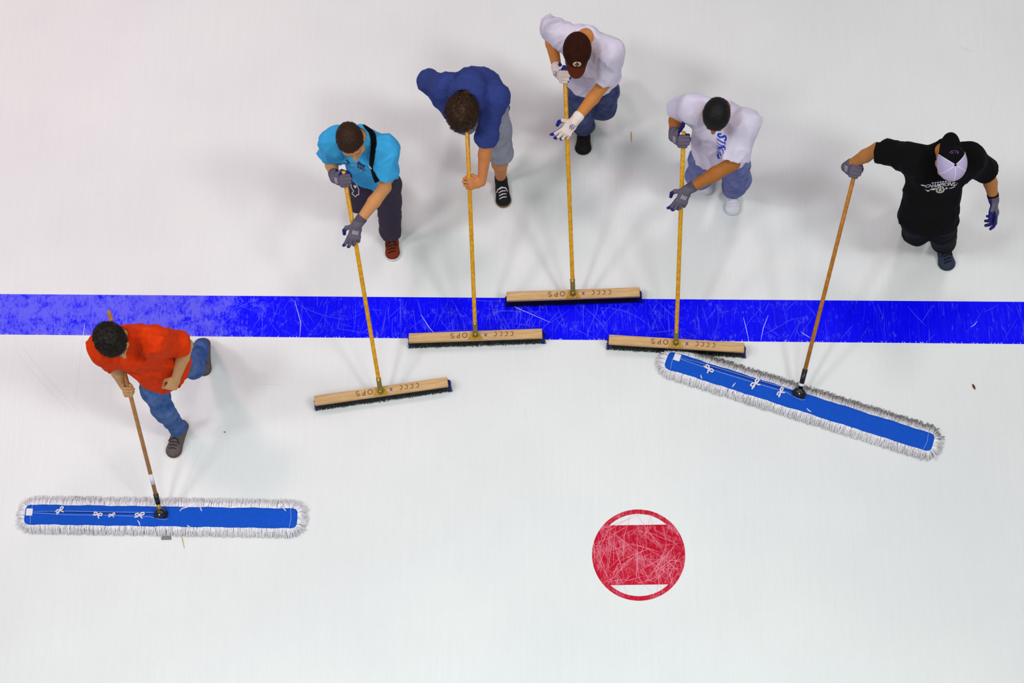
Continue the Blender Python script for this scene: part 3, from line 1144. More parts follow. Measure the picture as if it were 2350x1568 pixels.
# ------------------------------------------------------------------ people
# joints in metres: H head, N neck base, Pv pelvis, then right / left shoulder, elbow, wrist, hip, knee, ankle, toe
POSE = {
    'orange': {'H': (-3.044, 3.563, 1.556), 'N': (-3.025, 3.646, 1.387), 'Pv': (-2.923, 3.643, 0.906), 'Rs': (-3.179, 3.607, 1.334), 'Ls': (-2.845, 3.626, 1.395), 'Re': (-3.185, 3.605, 1.043), 'Rw': (-3.168, 3.538, 0.793), 'Le': (-2.702, 3.681, 1.147), 'Lw': (-2.803, 3.526, 0.965), 'Rh': (-2.996, 3.592, 0.916), 'Lh': (-2.858, 3.686, 0.858), 'Rk': (-3.007, 3.474, 0.507), 'Lk': (-2.827, 3.778, 0.443), 'Ra': (-3.003, 3.470, 0.091), 'Rt': (-3.046, 3.324, 0.039), 'La': (-2.866, 4.053, 0.132), 'Lt': (-2.873, 3.913, 0.044)},
    'blue': {'H': (-1.643, 4.869, 1.526), 'N': (-1.617, 4.971, 1.367), 'Pv': (-1.593, 4.980, 0.883), 'Rs': (-1.786, 4.970, 1.337), 'Ls': (-1.456, 4.912, 1.351), 'Re': (-1.860, 4.999, 1.058), 'Rw': (-1.754, 4.826, 1.215), 'Le': (-1.483, 4.740, 1.119), 'Lw': (-1.605, 4.563, 0.978), 'Rh': (-1.681, 4.983, 0.883), 'Lh': (-1.510, 4.962, 0.912), 'Rk': (-1.751, 4.951, 0.468), 'Lk': (-1.542, 4.917, 0.495), 'La': (-1.586, 4.879, 0.088), 'Lt': (-1.575, 4.731, 0.041), 'Ra': (-1.766, 5.268, 0.205), 'Rt': (-1.790, 5.204, 0.057)},
    'hoodie': {'H': (-0.960, 5.128, 1.389), 'N': (-0.914, 5.308, 1.342), 'Pv': (-0.859, 5.450, 0.880), 'Rs': (-1.077, 5.345, 1.310), 'Ls': (-0.755, 5.264, 1.321), 'Re': (-1.210, 5.507, 1.112), 'Rw': (-1.066, 5.295, 1.119), 'Le': (-0.831, 5.085, 1.102), 'Lw': (-0.917, 4.912, 0.927), 'Rh': (-0.947, 5.470, 0.875), 'Lh': (-0.791, 5.394, 0.898), 'Lk': (-0.788, 5.259, 0.500), 'Rk': (-1.036, 5.526, 0.467), 'La': (-0.811, 5.271, 0.089), 'Lt': (-0.796, 5.118, 0.040), 'Ra': (-1.064, 5.836, 0.197), 'Rt': (-1.082, 5.767, 0.051)},
    'cap': {'H': (-0.229, 5.489, 1.466), 'N': (-0.164, 5.641, 1.365), 'Pv': (-0.136, 5.645, 0.879), 'Rs': (-0.324, 5.690, 1.334), 'Ls': (-0.016, 5.557, 1.346), 'Re': (-0.421, 5.873, 1.133), 'Rw': (-0.375, 5.622, 1.157), 'Le': (-0.062, 5.459, 1.078), 'Lw': (-0.199, 5.269, 0.970), 'Rh': (-0.221, 5.625, 0.895), 'Lh': (-0.049, 5.637, 0.864), 'Rk': (-0.239, 5.542, 0.482), 'Lk': (-0.074, 5.617, 0.443), 'Ra': (-0.217, 5.661, 0.088), 'Rt': (-0.228, 5.513, 0.042), 'La': (-0.071, 5.957, 0.210), 'Lt': (-0.075, 5.894, 0.059)},
    'white': {'H': (0.628, 4.979, 1.515), 'N': (0.673, 5.099, 1.366), 'Pv': (0.690, 5.077, 0.871), 'Rs': (0.502, 5.130, 1.337), 'Ls': (0.822, 5.010, 1.346), 'Re': (0.409, 5.244, 1.082), 'Rw': (0.418, 5.027, 1.228), 'Le': (0.748, 4.842, 1.112), 'Lw': (0.527, 4.731, 1.003), 'Rh': (0.601, 5.084, 0.857), 'Lh': (0.768, 5.047, 0.910), 'Rk': (0.569, 5.084, 0.428), 'Lk': (0.813, 5.026, 0.484), 'La': (0.824, 5.157, 0.086), 'Lt': (0.810, 5.009, 0.042), 'Ra': (0.660, 5.322, 0.093), 'Rt': (0.632, 5.172, 0.041)},
    'black': {'H': (2.027, 4.605, 1.519), 'N': (2.012, 4.744, 1.385), 'Pv': (1.995, 4.580, 0.927), 'Rs': (1.843, 4.715, 1.376), 'Ls': (2.182, 4.727, 1.358), 'Re': (1.647, 4.862, 1.223), 'Rw': (1.591, 4.926, 0.981), 'Le': (2.341, 4.731, 1.116), 'Lw': (2.411, 4.637, 0.888), 'Rh': (1.907, 4.582, 0.909), 'Lh': (2.081, 4.580, 0.900), 'Rk': (1.984, 4.609, 0.495), 'Lk': (2.143, 4.609, 0.484), 'La': (2.231, 4.697, 0.091), 'Lt': (2.255, 4.556, 0.040), 'Ra': (2.063, 4.860, 0.178), 'Rt': (2.139, 4.816, 0.043)},
}

HAND_L = [((0.090, 0.031), (0.042, 0.026, 0.021)), ((0.092, 0.010), (0.046, 0.029, 0.022)), ((0.089, -0.011), (0.042, 0.027, 0.021)), ((0.082, -0.030), (0.034, 0.021, 0.018))]


def hand_prims(W, xa, na, left, curl, splay=0.06, fat=0.0, thumb='grip', sc=1.0):
    """palm, four unequal fingers and a thumb leaving the side of the palm; na points out of the back of the hand"""
    xa = nrm(xa)
    na = nrm(na - xa * (na @ xa))
    ya = np.cross(xa, na) if left else np.cross(na, xa)      # towards the thumb
    L = lambda x, y, n: W + sc * (xa * x + ya * y + na * n)
    pr = []
    pr.append((ec(L(-0.004, 0, -0.002), L(0.026, 0, -0.002), ya, 0.027 + fat, 0.019 + fat, 0.036 + fat, 0.0165 + fat), 0.012))
    pr.append((ec(L(0.026, 0.001, -0.002), L(0.080, 0, 0), ya, 0.036 + fat, 0.0165 + fat, 0.040 + fat, 0.0125 + fat), 0.012))
    segs = [(L(0, 0, 0), L(0.08, 0, 0), na, 0)]
    for i, ((bx, by), seg) in enumerate(HAND_L):
        c = curl[i] if isinstance(curl[0], (list, tuple)) else curl
        p = L(bx - 0.008, by, 0.0)
        ang = 0.0
        sp = splay * (1.5 - i)
        dx = nrm(xa * math.cos(sp) + ya * math.sin(sp))
        r = 0.0098 - 0.0006 * abs(i - 1) + fat
        for k in range(3):
            ang += math.radians(c[k])
            q = p + sc * seg[k] * (1.1 if k == 0 else 1) * (dx * math.cos(ang) - na * math.sin(ang))
            pr.append((rc(p, q, r, r - 0.0009), 0.005 if k else 0.008))
            segs.append((p, q, na * math.cos(ang) + dx * math.sin(ang), k + 1))
            p = q
            r -= 0.0007
    if thumb == 'grip':
        t = [(0.022, 0.026, -0.008), (0.048, 0.046, -0.026), (0.078, 0.040, -0.044), (0.098, 0.022, -0.052)]
    elif thumb == 'along':
        t = [(0.020, 0.026, -0.006), (0.040, 0.056, -0.020), (0.055, 0.082, -0.028), (0.062, 0.108, -0.030)]
    elif thumb == 'under':
        t = [(0.020, 0.026, -0.008), (0.040, 0.052, -0.030), (0.066, 0.058, -0.052), (0.090, 0.052, -0.062)]
    else:
        t = [(0.020, 0.026, -0.006), (0.046, 0.050, -0.020), (0.076, 0.056, -0.030), (0.102, 0.052, -0.036)]
    t = [L(*q) for q in t]
    for k in range(3):
        pr.append((rc(t[k], t[k + 1], [0.0145, 0.0115, 0.0105][k] + fat, [0.0115, 0.0105, 0.0088][k] + fat), 0.009 if k == 0 else 0.005))
        segs.append((t[k], t[k + 1], nrm(na * 0.6 + ya * 0.8), k + 1))
    return pr, (W, xa, ya, na, segs)


def head_axes(yaw, pitch, roll=0.0):
    y, p = math.radians(yaw), math.radians(pitch)
    f0 = V(math.sin(y), -math.cos(y), 0)
    f = math.cos(p) * f0 - math.sin(p) * V(0, 0, 1)
    l = nrm(np.cross(V(0, 0, 1), f))
    u = np.cross(f, l)
    if roll:
        r = math.radians(roll)
        l, u = l * math.cos(r) + u * math.sin(r), u * math.cos(r) - l * math.sin(r)
    return l, f, u      # left, forward, up


M_SKIN = {}


def skin_mat(key, rgb):
    return mat('skin_' + key, rgb, 0.62, attr='skin', var=0.09, vscale=60, spec=0.3)


FIST = [(58, 92, 55)] * 4
SOFT = [(22, 30, 20), (24, 32, 22), (28, 34, 22), (32, 36, 24)]
OVER = [(14, 26, 16), (16, 30, 20), (22, 34, 22), (34, 44, 26)]
RELAX = [(14, 26, 18), (30, 34, 22), (36, 38, 24), (40, 38, 24)]


def fold_disp(N, s, u, f, amp, seed, fr=(8, 3.5, 8), fine=0.0025):
    M = np.stack([s, u, f])

    def d(p):
        q = (p - N) @ M.T
        wv = vnoise(q * 5 + 11, seed + 1)[:, None] * V(0.9, 0.5, 0.9)
        n1 = vnoise(q * np.array(fr) + wv, seed)
        n2 = vnoise(q * np.array(fr) * 2.6 + wv * 3 + 5, seed + 2)
        ridge = 1 - np.abs(2 * n1 - 1)
        n3 = vnoise(q @ np.array([[0.8, 0.5, 0.2], [-0.5, 0.8, 0.1], [0.1, -0.2, 1.0]]) * np.array([16, 5, 16]) + wv * 2, seed + 4)
        r3 = 1 - np.abs(2 * n3 - 1)
        return -amp * (ridge ** 3 - 0.3) - amp * 0.55 * (r3 ** 4 - 0.2) - fine * (n2 - 0.5) * 2
    return d


def grip(key, row, left, y_up, nv):
    """fist on a handle: returns wrist, x axis, normal. row = image row of the grip on that handle"""
    T, B = HANDLES[key]
    d = nrm(T - B)
    t = min(np.linspace(0, 1, 800), key=lambda q: abs(proj(T + (B - T) * q)[1] - row))
    G = T + (B - T) * t
    ya = d * y_up
    na = nrm(np.asarray(nv, float) - ya * (np.asarray(nv, float) @ ya))
    xa = np.cross(na, ya) if left else np.cross(ya, na)
    return G - xa * 0.078 + na * 0.030, xa, na, G


def over(key, row, left, tipdir, nv, off=0.0):
    """open hand laid across a handle: palm centre over the grip point; tipdir = direction the fingers point"""
    T, B = HANDLES[key]
    t = min(np.linspace(0, 1, 800), key=lambda q: abs(proj(T + (B - T) * q)[1] - row))
    G = T + (B - T) * t
    d = nrm(T - B)
    na = nrm(np.asarray(nv, float) - d * (np.asarray(nv, float) @ d))
    xa = nrm(np.asarray(tipdir, float) - na * (np.asarray(tipdir, float) @ na))
    return G - xa * (0.072 + off) + na * 0.031, xa, na, G


def make_person(key, label, skin, head, hands, top, legs, shoes, hair=None, glove=None, spec=None):
    J = {k: np.array(v) for k, v in POSE[key].items()}
    base = V((J['La'][0] + J['Ra'][0]) / 2, (J['La'][1] + J['Ra'][1]) / 2, 0)
    u = nrm(J['N'] - J['Pv'])
    s = J['Ls'] - J['Rs']
    s = nrm(s - u * (s @ u))
    f = np.cross(s, u)
    sh = J['Lh'] - J['Rh']
    sh = nrm(sh - u * (sh @ u))
    hl, hf, hu = head_axes(*head['dir'])
    HS = head.get('scale', 1.0)
    HC = J['H']
    hp = lambda x, y, z: HC + HS * (hl * x + hf * y + hu * z)
    hax = (hl, hf, hu)
    sr = lambda r: tuple(HS * q for q in r)
    wrists = {}
    hand_frames = {}
    for side in 'RL':
        hd = hands[side]
        wrists[side] = hd['W']
    # ---- body: one continuous surface
    B = Field(0.0055)
    B.add(el(hp(0, -0.012, 0.030), hax, sr((0.077, 0.098, 0.092))), 0.01)
    B.add(el(hp(0, 0.030, -0.032), hax, sr((0.062, 0.060, 0.084))), 0.025)
    B.add(el(hp(0, 0.048, -0.088), hax, sr((0.042, 0.042, 0.032))), 0.025)
    B.add(rc(hp(0, 0.084, 0.004), hp(0, 0.110, -0.036), 0.008 * HS, 0.0135 * HS), 0.012)
    B.add(rc(hp(-0.036, 0.078, 0.018), hp(0.036, 0.078, 0.018), 0.011 * HS, 0.011 * HS), 0.014)
    for q in (-1, 1):
        B.add(rc(hp(0.012 * q, 0.098, -0.040), hp(0.015 * q, 0.092, -0.040), 0.007 * HS, 0.007 * HS), 0.006)
        B.sub(el(hp(0.031 * q, 0.096, -0.003), hax, sr((0.016, 0.011, 0.008))), 0.006)
        B.add(el(hp(0.031 * q, 0.074, -0.003), hax, sr((0.013, 0.012, 0.011))), 0.003)
        B.add(el(hp(0.079 * q, -0.006, -0.006), hax, sr((0.010, 0.024, 0.034))), 0.010)
        B.sub(el(hp(0.090 * q, 0.0, -0.004), hax, sr((0.008, 0.010, 0.016))), 0.006)
        B.add(el(hp(0.048 * q, 0.050, -0.040), hax, sr((0.022, 0.024, 0.024))), 0.02)
    B.add(rc(hp(-0.021, 0.084, -0.072), hp(0.021, 0.084, -0.072), 0.0075 * HS, 0.0075 * HS), 0.008)
    B.add(rc(hp(-0.016, 0.083, -0.083), hp(0.016, 0.083, -0.083), 0.0075 * HS, 0.0075 * HS), 0.006)
    B.add(rc(hp(0, -0.030, -0.050), J['N'] + u * 0.0, 0.054, 0.060), 0.03)
    ch = J['Pv'] + u * 0.32
    B.add(rc(J['N'], J['Rs'] * 0.9 + J['N'] * 0.1 - u * 0.015, 0.050, 0.050), 0.03)
    B.add(rc(J['N'], J['Ls'] * 0.9 + J['N'] * 0.1 - u * 0.015, 0.050, 0.050), 0.03)
    B.add(ec(J['Pv'] + u * 0.02, ch, sh, 0.110, 0.072, 0.130, 0.086), 0.03)
    B.add(ec(ch, J['N'] - u * 0.06, s, 0.140, 0.096, 0.095, 0.060), 0.03)
    limb = spec.get('limb', 1.0)
    for q in 'RL':
        B.add(rc(J[q + 's'], J[q + 'e'], 0.052 * limb, 0.041 * limb), 0.03)
        e, wv = J[q + 'e'], wrists[q]
        B.add(rc(e, e * 0.62 + wv * 0.38, 0.041 * limb, 0.043 * limb), 0.012)
        B.add(rc(e * 0.62 + wv * 0.38, wv, 0.043 * limb, 0.0275 * limb), 0.012)
        lr = 1.0 if legs.get('short') else 0.78
        B.add(rc(J[q + 'h'] * 0.75 + J['Pv'] * 0.25 - u * 0.03, J[q + 'k'], 0.064, 0.056 * lr), 0.02)
        k_, a_ = J[q + 'k'], J[q + 'a']
        B.add(rc(k_, k_ * 0.65 + a_ * 0.35 + 0.012 * nrm(np.cross(sh, k_ - a_)), 0.054 * lr, 0.056 * lr), 0.02)
        B.add(rc(k_ * 0.65 + a_ * 0.35, a_, 0.054 * lr, 0.036), 0.02)
        hd = hands[q]
        if not hd.get('glove'):
            pr, fr_ = hand_prims(hd['W'], hd['x'], hd['n'], q == 'L', hd['curl'], hd.get('splay', 0.05), 0.0, hd.get('thumb', 'grip'), 1.04)
            hand_frames[q] = fr_
            for p_, k2 in pr:
                B.add(p_, k2)
    v, qd = B.build()
    me = mesh_np('person', v, qd, base)
    sk = np.array(lin(*skin)[:3])
    col = np.tile(sk, (len(v), 1))
    hq = np.stack([(v - HC) @ hl, (v - HC) @ hf, (v - HC) @ hu], 1) / HS
    inh = np.linalg.norm(hq, axis=1) < 0.17

    def paint(mask, rgb, a=1.0):
        c_ = np.array(lin(*rgb)[:3])
        col[mask] = col[mask] * (1 - a) + c_ * a
    paint(inh & (np.abs(hq[:, 0]) < 0.024) & (hq[:, 1] > 0.07) & (np.abs(hq[:, 2] + 0.077) < 0.011), (150, 70, 60), 0.6)
    br = inh & (np.abs(np.abs(hq[:, 0]) - 0.032) < 0.019) & (hq[:, 1] > 0.06) & (np.abs(hq[:, 2] - 0.020) < 0.006)
    paint(br, head['brow'], 0.8)
    ey = inh & (hq[:, 1] > 0.06) & (np.hypot(np.abs(hq[:, 0]) - 0.031, hq[:, 2] + 0.003) < 0.0105)
    paint(ey, (225, 215, 205), 0.9)
    paint(inh & (hq[:, 1] > 0.06) & (np.hypot(np.abs(hq[:, 0]) - 0.031, hq[:, 2] + 0.003) < 0.0055), (30, 20, 14), 1.0)
    if head.get('beard'):
        paint(inh & (hq[:, 1] > 0.0) & (hq[:, 2] < -0.045) & ~((np.abs(hq[:, 0]) < 0.022) & (np.abs(hq[:, 2] + 0.077) < 0.011)), head['beard'], 0.55)
    ca = me.color_attributes.new('skin', 'FLOAT_COLOR', 'POINT')
    ca.data.foreach_set('color', np.concatenate([col, np.ones((len(v), 1))], 1).astype(np.float32).ravel())
    root = link('person', me, skin_mat(key, skin), None, loc=tuple(base), label=label, cat='person')
    out = dict(root=root, base=base, J=J, u=u, s=s, f=f, hp=hp, hax=hax)
    # ---- hair
    if hair:
        Hh = Field(0.0050)
        th = hair['th']
        Hh.add(el(hp(0, -0.014, 0.032), hax, sr((0.078 + th, 0.100 + th, 0.092 + th * 1.1))), 0.01)
        hl_ = hair.get('line', 0.062)

        def disp(p):
            q = np.stack([(p - HC) @ hl, (p - HC) @ hf, (p - HC) @ hu], 1) / HS
            zc = np.interp(q[:, 1], [-0.12, -0.05, -0.02, 0.005, 0.030, 0.055, 0.075, 0.095], [hair.get('nape', -0.07), hair.get('nape', -0.07), -0.030, -0.012, 0.020, hl_ - 0.012, hl_ - 0.004, hl_])
            zc = zc + (vnoise(q * 90, 3) - 0.5) * 0.014
            if hair.get('under'):
                return np.maximum(np.maximum(0, zc - q[:, 2]), np.maximum(0, q[:, 2] - 0.012)) * 0.9 * HS
            n1 = vnoise(q * np.array(hair['freq']), 5) - 0.5
            n2 = vnoise(q * np.array(hair['freq']) * 2.3, 6) - 0.5
            # ears stay free
            ear = np.maximum(0.036 - np.linalg.norm((q - V(0, -0.004, -0.012)) * V(0, 1, 1), axis=1), 0) * (np.abs(q[:, 0]) > 0.05) * 1.2
            return np.maximum(0, zc - q[:, 2]) * 0.9 * HS + ear - hair['amp'] * (n1 * 1.4 + n2)
        hv, hq_ = Hh.build(disp)
        # single locks standing out of the mass
        mt = bpy.data.meshes.new('tmp')
        tri = hq_
        e1 = hv[tri[:, 1]] - hv[tri[:, 0]]
        e2 = hv[tri[:, 2]] - hv[tri[:, 0]]
        fn = np.cross(e1, e2)
        fn /= np.maximum(np.linalg.norm(fn, axis=1)[:, None], 1e-9)
        fc = hv[tri].mean(1)
        bpy.data.meshes.remove(mt)
        ok = np.argwhere(((fc - hp(0, 0, -0.01)) @ hu > -0.06) & ((fc - HC) * fn).sum(1) > 0)[:, 0] if False else np.arange(len(fc))
        whorl = hp(0.012, -0.05, 0.12)
        sv, sf = [], []
        pick = RNG.choice(ok, min(hair['n'], len(ok)), replace=False)
        for i in pick:
            p, n_ = fc[i], fn[i]
            if n_ @ (p - hp(0, -0.012, 0.03)) < 0:
                continue
            comb = p - whorl
            comb = nrm(comb - n_ * (comb @ n_) + RNG.normal(0, 0.02, 3) * hair.get('mess', 1))
            d1 = nrm(n_ * hair['lift'] + comb * (1 - hair['lift']) + RNG.normal(0, 0.18, 3) * hair.get('mess', 1))
            ln = hair['len'] * RNG.uniform(0.6, 1.3)
            wdt = hair['wid']
            sd = nrm(np.cross(d1, n_)) * wdt
            q0 = p - n_ * 0.003
            q1 = q0 + d1 * ln * 0.55
            q2 = q0 + nrm(d1 + comb * 0.5 - n_ * hair.get('droop', 0.2)) * ln
            k = len(sv)
            sv += [q0 - sd, q0 + sd, q1 + sd * 0.8, q1 - sd * 0.8, q2, q0 + n_ * wdt, q1 + n_ * wdt]
            sf += [(k, k + 1, k + 2, k + 3), (k + 3, k + 2, k + 4), (k + 1, k + 5, k + 6, k + 2), (k + 5, k, k + 3, k + 6), (k + 2, k + 6, k + 4), (k + 6, k + 3, k + 4)]
        allv = np.concatenate([hv, np.array(sv)]) if sv else hv
        me = bpy.data.meshes.new('hair')
        nb = len(hv)
        me.from_pydata([tuple(p) for p in (allv - base)], [], [tuple(int(i) for i in q) for q in hq_] + [tuple(i + nb for i in q) for q in sf])
        link('hair', me, hair['m'], root)
    # ---- top garment
    T = Field(0.0065)
    g_ = top
    fat = g_.get('fat', 0.0)
    hem = J['Pv'] - u * g_['hem']
    tw, td = 0.150 + fat, 0.106 + g_.get('fatd', fat * 0.5)
    hcut = [(hem, nrm(-u - f * 0.12))]
    hw, hd_ = tw * g_.get('flare', 1.04) + 0.012, td * g_.get('flare', 1.04) + 0.022
    T.add(ec(hem - u * 0.05, J['Pv'] + u * 0.14 + f * g_.get('belly', 0.0), sh, hw, hd_, tw, td, cut=hcut), 0.03)
    back = f * -g_.get('hunch', 0.01)
    T.add(ec(J['Pv'] + u * 0.14, ch + back, s, tw, td, tw + 0.012, td + 0.008, cut=hcut), 0.05)
    T.add(ec(ch + back, J['N'] - u * 0.055 + back * 0.5, s, tw + 0.012, td + 0.008, 0.105, 0.070), 0.05)
    for q in 'RL':
        sp = J[q + 's']
        T.add(rc(J['N'] - u * 0.02 + back * 0.3, sp - u * 0.005, 0.058, 0.066), 0.04)
        T.add(ec(ch + (sp - ch) * 0.45 - u * 0.05, sp - u * 0.025, f, 0.092, 0.066, 0.072, 0.060), 0.07)
        pts = [sp, J[q + 'e'], wrists[q]]
        end = g_['sleeve'][q] if isinstance(g_['sleeve'], dict) else g_['sleeve']
        r0, r1 = g_['sr']
        if end <= 1.0:
            e_ = pts[0] + (pts[1] - pts[0]) * end
            ax_ = nrm(pts[1] - pts[0])
            T.add(rc(sp - u * 0.012, e_ + ax_ * 0.06, r0 - 0.008, r1 * 1.04, cut=[(e_, ax_)]), 0.07)
            T.sub(rc(e_ - ax_ * 0.035, e_ + ax_ * 0.06, r1 - 0.019, r1 - 0.014), 0.004)
        else:
            e_ = pts[1] + (pts[2] - pts[1]) * (end - 1)
            ax_ = nrm(pts[2] - pts[1])
            T.add(rc(sp - u * 0.012, pts[1], r0 - 0.006, r1 * 1.02), 0.07)
            T.add(rc(pts[1], e_ + ax_ * 0.05, r1 * 1.02, r1 * 0.92, cut=[(e_, ax_)]), 0.03)
            T.sub(rc(e_ - ax_ * 0.03, e_ + ax_ * 0.06, r1 * 0.92 - 0.018, r1 * 0.92 - 0.013), 0.004)
    nk = nrm(hp(0, -0.03, -0.05) - J['N'])
    nk = nrm(nk + u)
    if g_.get('hood'):
        hn_ = hp(0, -0.03, -0.05)
        nk = nrm(nrm(hn_ - J['N']) + 0.35 * u)
        hb_ = J['N'] * 0.42 + hn_ * 0.58
        h1 = nrm(s - nk * (s @ nk))
        h2 = np.cross(h1, nk)                      # front of the collar
        ring = [hb_ + 0.080 * (h1 * math.cos(t) - h2 * math.sin(t)) + nk * (0.016 * math.sin(t)) for t in np.linspace(-0.7, math.pi + 0.7, 18)]
        for a_, b_ in zip(ring[:-1], ring[1:]):
            T.add(rc(a_, b_, 0.033, 0.033), 0.018)
        for j, (off, wd_, dn, rr_) in enumerate(((0.090, 0.075, 0.020, 0.036), (0.100, 0.065, 0.055, 0.038), (0.100, 0.045, 0.090, 0.036))):
            for t in np.linspace(-1, 1, 5)[:-1]:
                c0 = hb_ - h2 * (off - 0.03 * t * t) + h1 * wd_ * t - nk * dn
                t2 = t + 0.5
                c1_ = hb_ - h2 * (off - 0.03 * t2 * t2) + h1 * wd_ * t2 - nk * dn
                T.add(rc(c0, c1_, rr_, rr_), 0.016)
    T.add(rc(J['N'] - nk * 0.01, J['N'] + nk * g_.get('collar', 0.045), 0.072, 0.090 if g_.get('hood') else 0.066, cut=[(J['N'] + nk * g_.get('collar', 0.045), nk)]), 0.03)
    T.sub(rc(J['N'] - nk * 0.03, J['N'] + nk * 0.2, 0.056, 0.060), 0.006)
    if not g_.get('hood'):
        cc_ = J['N'] + nk * (g_.get('collar', 0.045) - 0.004)
        c1 = nrm(s - nk * (s @ nk))
        c2 = np.cross(c1, nk)
        ring = [cc_ + 0.0645 * (c1 * math.cos(t) + c2 * math.sin(t)) for t in np.linspace(0, 2 * math.pi, 25)]
        for a_, b_ in zip(ring[:-1], ring[1:]):
            T.add(rc(a_, b_, 0.0065, 0.0065), 0.006)
    for pr_ in g_.get('extra', []):
        T.add(pr_(J, u, s, f), 0.04)
    tv, tq = T.build(fold_disp(J['N'], s, u, f, g_.get('amp', 0.006), g_.get('seed', 1), g_.get('fr', (8, 3.5, 8)), g_.get('fine', 0.003)))
    to = link(g_['name'], mesh_np(g_['name'], tv, tq, base), g_['m'], root)
    out['top'] = to
    out['top_bvh'] = bvh_of(tv, tq)
    # ---- trousers / shorts
    Lg = Field(0.0075)
    l_ = legs
    wcut = [(J['Pv'] + u * (0.035 - l_.get('low', 0.0)), u)]
    Lg.add(ec(J['Pv'] + u * 0.08, J['Pv'] - u * 0.05, sh, 0.136, 0.092, 0.142, 0.096, cut=wcut), 0.03)
    for q in 'RL':
        h_, k_, a_ = J[q + 'h'], J[q + 'k'], J[q + 'a']
        hc_ = h_ * 0.8 + J['Pv'] * 0.2 - u * 0.03 - f * 0.012
        md_ = h_ * 0.55 + k_ * 0.45
        Lg.add(rc(hc_, md_, l_['r'][0] - 0.020, l_['r'][0] - 0.008, cut=wcut), 0.04)
        Lg.add(rc(md_, k_, l_['r'][0] - 0.008, l_['r'][1]), 0.04)
        ax_ = nrm(a_ - k_)
        if l_.get('short'):
            e_ = k_ + (k_ - h_) * 0.02
            ax_ = nrm(k_ - h_)
            Lg.add(rc(h_ * 0.4 + k_ * 0.6, e_ + ax_ * 0.06, l_['r'][1], l_['r'][1] * 1.02, cut=[(e_, ax_)]), 0.03)
            Lg.sub(rc(e_ - ax_ * 0.03, e_ + ax_ * 0.12, l_['r'][1] - 0.012, l_['r'][1] - 0.006), 0.004)
        else:
            e_ = k_ + (a_ - k_) * l_.get('len', 0.98)
            Lg.add(rc(k_, e_ + ax_ * 0.05, l_['r'][1], l_['r'][2], cut=[(e_, ax_)]), 0.03)
            Lg.sub(rc(e_ - ax_ * 0.03, e_ + ax_ * 0.08, l_['r'][2] - 0.012, l_['r'][2] - 0.006), 0.004)
            Lg.add(rc(e_ - ax_ * 0.025 + f * 0.01, e_ - ax_ * 0.02 + f * 0.015, l_['r'][2] * 0.9, l_['r'][2] * 0.9, cut=[(e_, ax_)]), 0.02)
    lv, lq = Lg.build(fold_disp(J['Pv'], s, u, f, l_.get('amp', 0.006), 21, (6, 9, 6), 0.003))
    lo = link(l_['name'], mesh_np(l_['name'], lv, lq, base), l_['m'], root)
    out['legs'] = lo
    out['legs_bvh'] = bvh_of(lv, lq)
    # ---- shoes
    for q in 'RL':
        A, To = J[q + 'a'], J[q + 't']
        heel = A - V(0, 0, 0.052)
        fw = To - heel
        fw = nrm(fw)
        if A[2] < 0.12:
            fw = nrm(V(fw[0], fw[1], 0))
            heel = V(A[0], A[1], 0.0)
            To = V(To[0], To[1], 0.0)
            upv = V(0, 0, 1)
        else:
            hz = max(A[2] - 0.088, 0.0)
            t2 = V(To[0], To[1], 0.0)
            heel = V(A[0], A[1], hz)
            fw = nrm(t2 - heel)
            sd0 = nrm(np.cross(fw, V(0, 0, 1)))
            upv = np.cross(sd0, fw)
            To = t2
        sd = np.cross(fw, upv)
        k = lambda x, y, z: heel + fw * x + sd * y + upv * z
        ln = np.linalg.norm(To - heel) + 0.042
        sw = shoes.get('w', 0.053)
        S = Field(0.0045)
        scut = [(k(0, 0, 0.022), -upv)]
        S.add(ec(k(-0.035, 0, 0.034), k(0.06, 0, 0.034), sd, 0.039, 0.040, 0.044, 0.042, cut=scut), 0.012)
        S.add(ec(k(0.06, 0, 0.030), k(ln - 0.055, 0, 0.022), sd, 0.044, 0.046, sw, 0.034, cut=scut, cap=0.052), 0.02)
        S.add(rc(k(0.0, 0, 0.050), A + upv * 0.012, 0.042, 0.043), 0.02)
        S.add(rc(k(0.0, 0, 0.066), k(0.085, 0, 0.052), 0.036, 0.028), 0.02)
        S.sub(rc(A, A + upv * 0.08, 0.034, 0.036), 0.004)
        v1, q1 = S.build()
        so = link('shoe', mesh_np('shoe', v1, q1, base), shoes['m'], root)
        S = Field(0.0045)
        S.add(ec(k(-0.033, 0, 0.013), k(0.07, 0, 0.013), sd, 0.043, 0.020, 0.046, 0.020, cut=[(k(0, 0, 0.026), upv), (k(0, 0, 0.001), -upv)], cap=0.04), 0.006)
        S.add(ec(k(0.07, 0, 0.013), k(ln - 0.055, 0, 0.013), sd, 0.046, 0.020, sw + 0.004, 0.020, cut=[(k(0, 0, 0.026), upv), (k(0, 0, 0.001), -upv)], cap=0.058), 0.006)
        v1, q1 = S.build()
        link('sole', mesh_np('sole', v1, q1, base), shoes['sole'], so)
        if shoes.get('lace'):
            g = Geo()
            for j in range(4):
                x0 = 0.075 + j * 0.020
                zz = 0.090 - j * 0.009
                g.tube([k(x0, -0.026, zz - 0.012), k(x0 + 0.004, 0, zz), k(x0 + 0.010, 0.026, zz - 0.012)], 0.0042, 6)
            g.tube([k(0.072, 0, 0.09), k(0.085, -0.03, 0.086), k(0.10, -0.036, 0.066)], 0.0036, 6)
            g.tube([k(0.072, 0, 0.09), k(0.088, 0.03, 0.086), k(0.10, 0.040, 0.064)], 0.0036, 6)
            link('laces', g.mesh('laces', base), shoes['lace'], so)
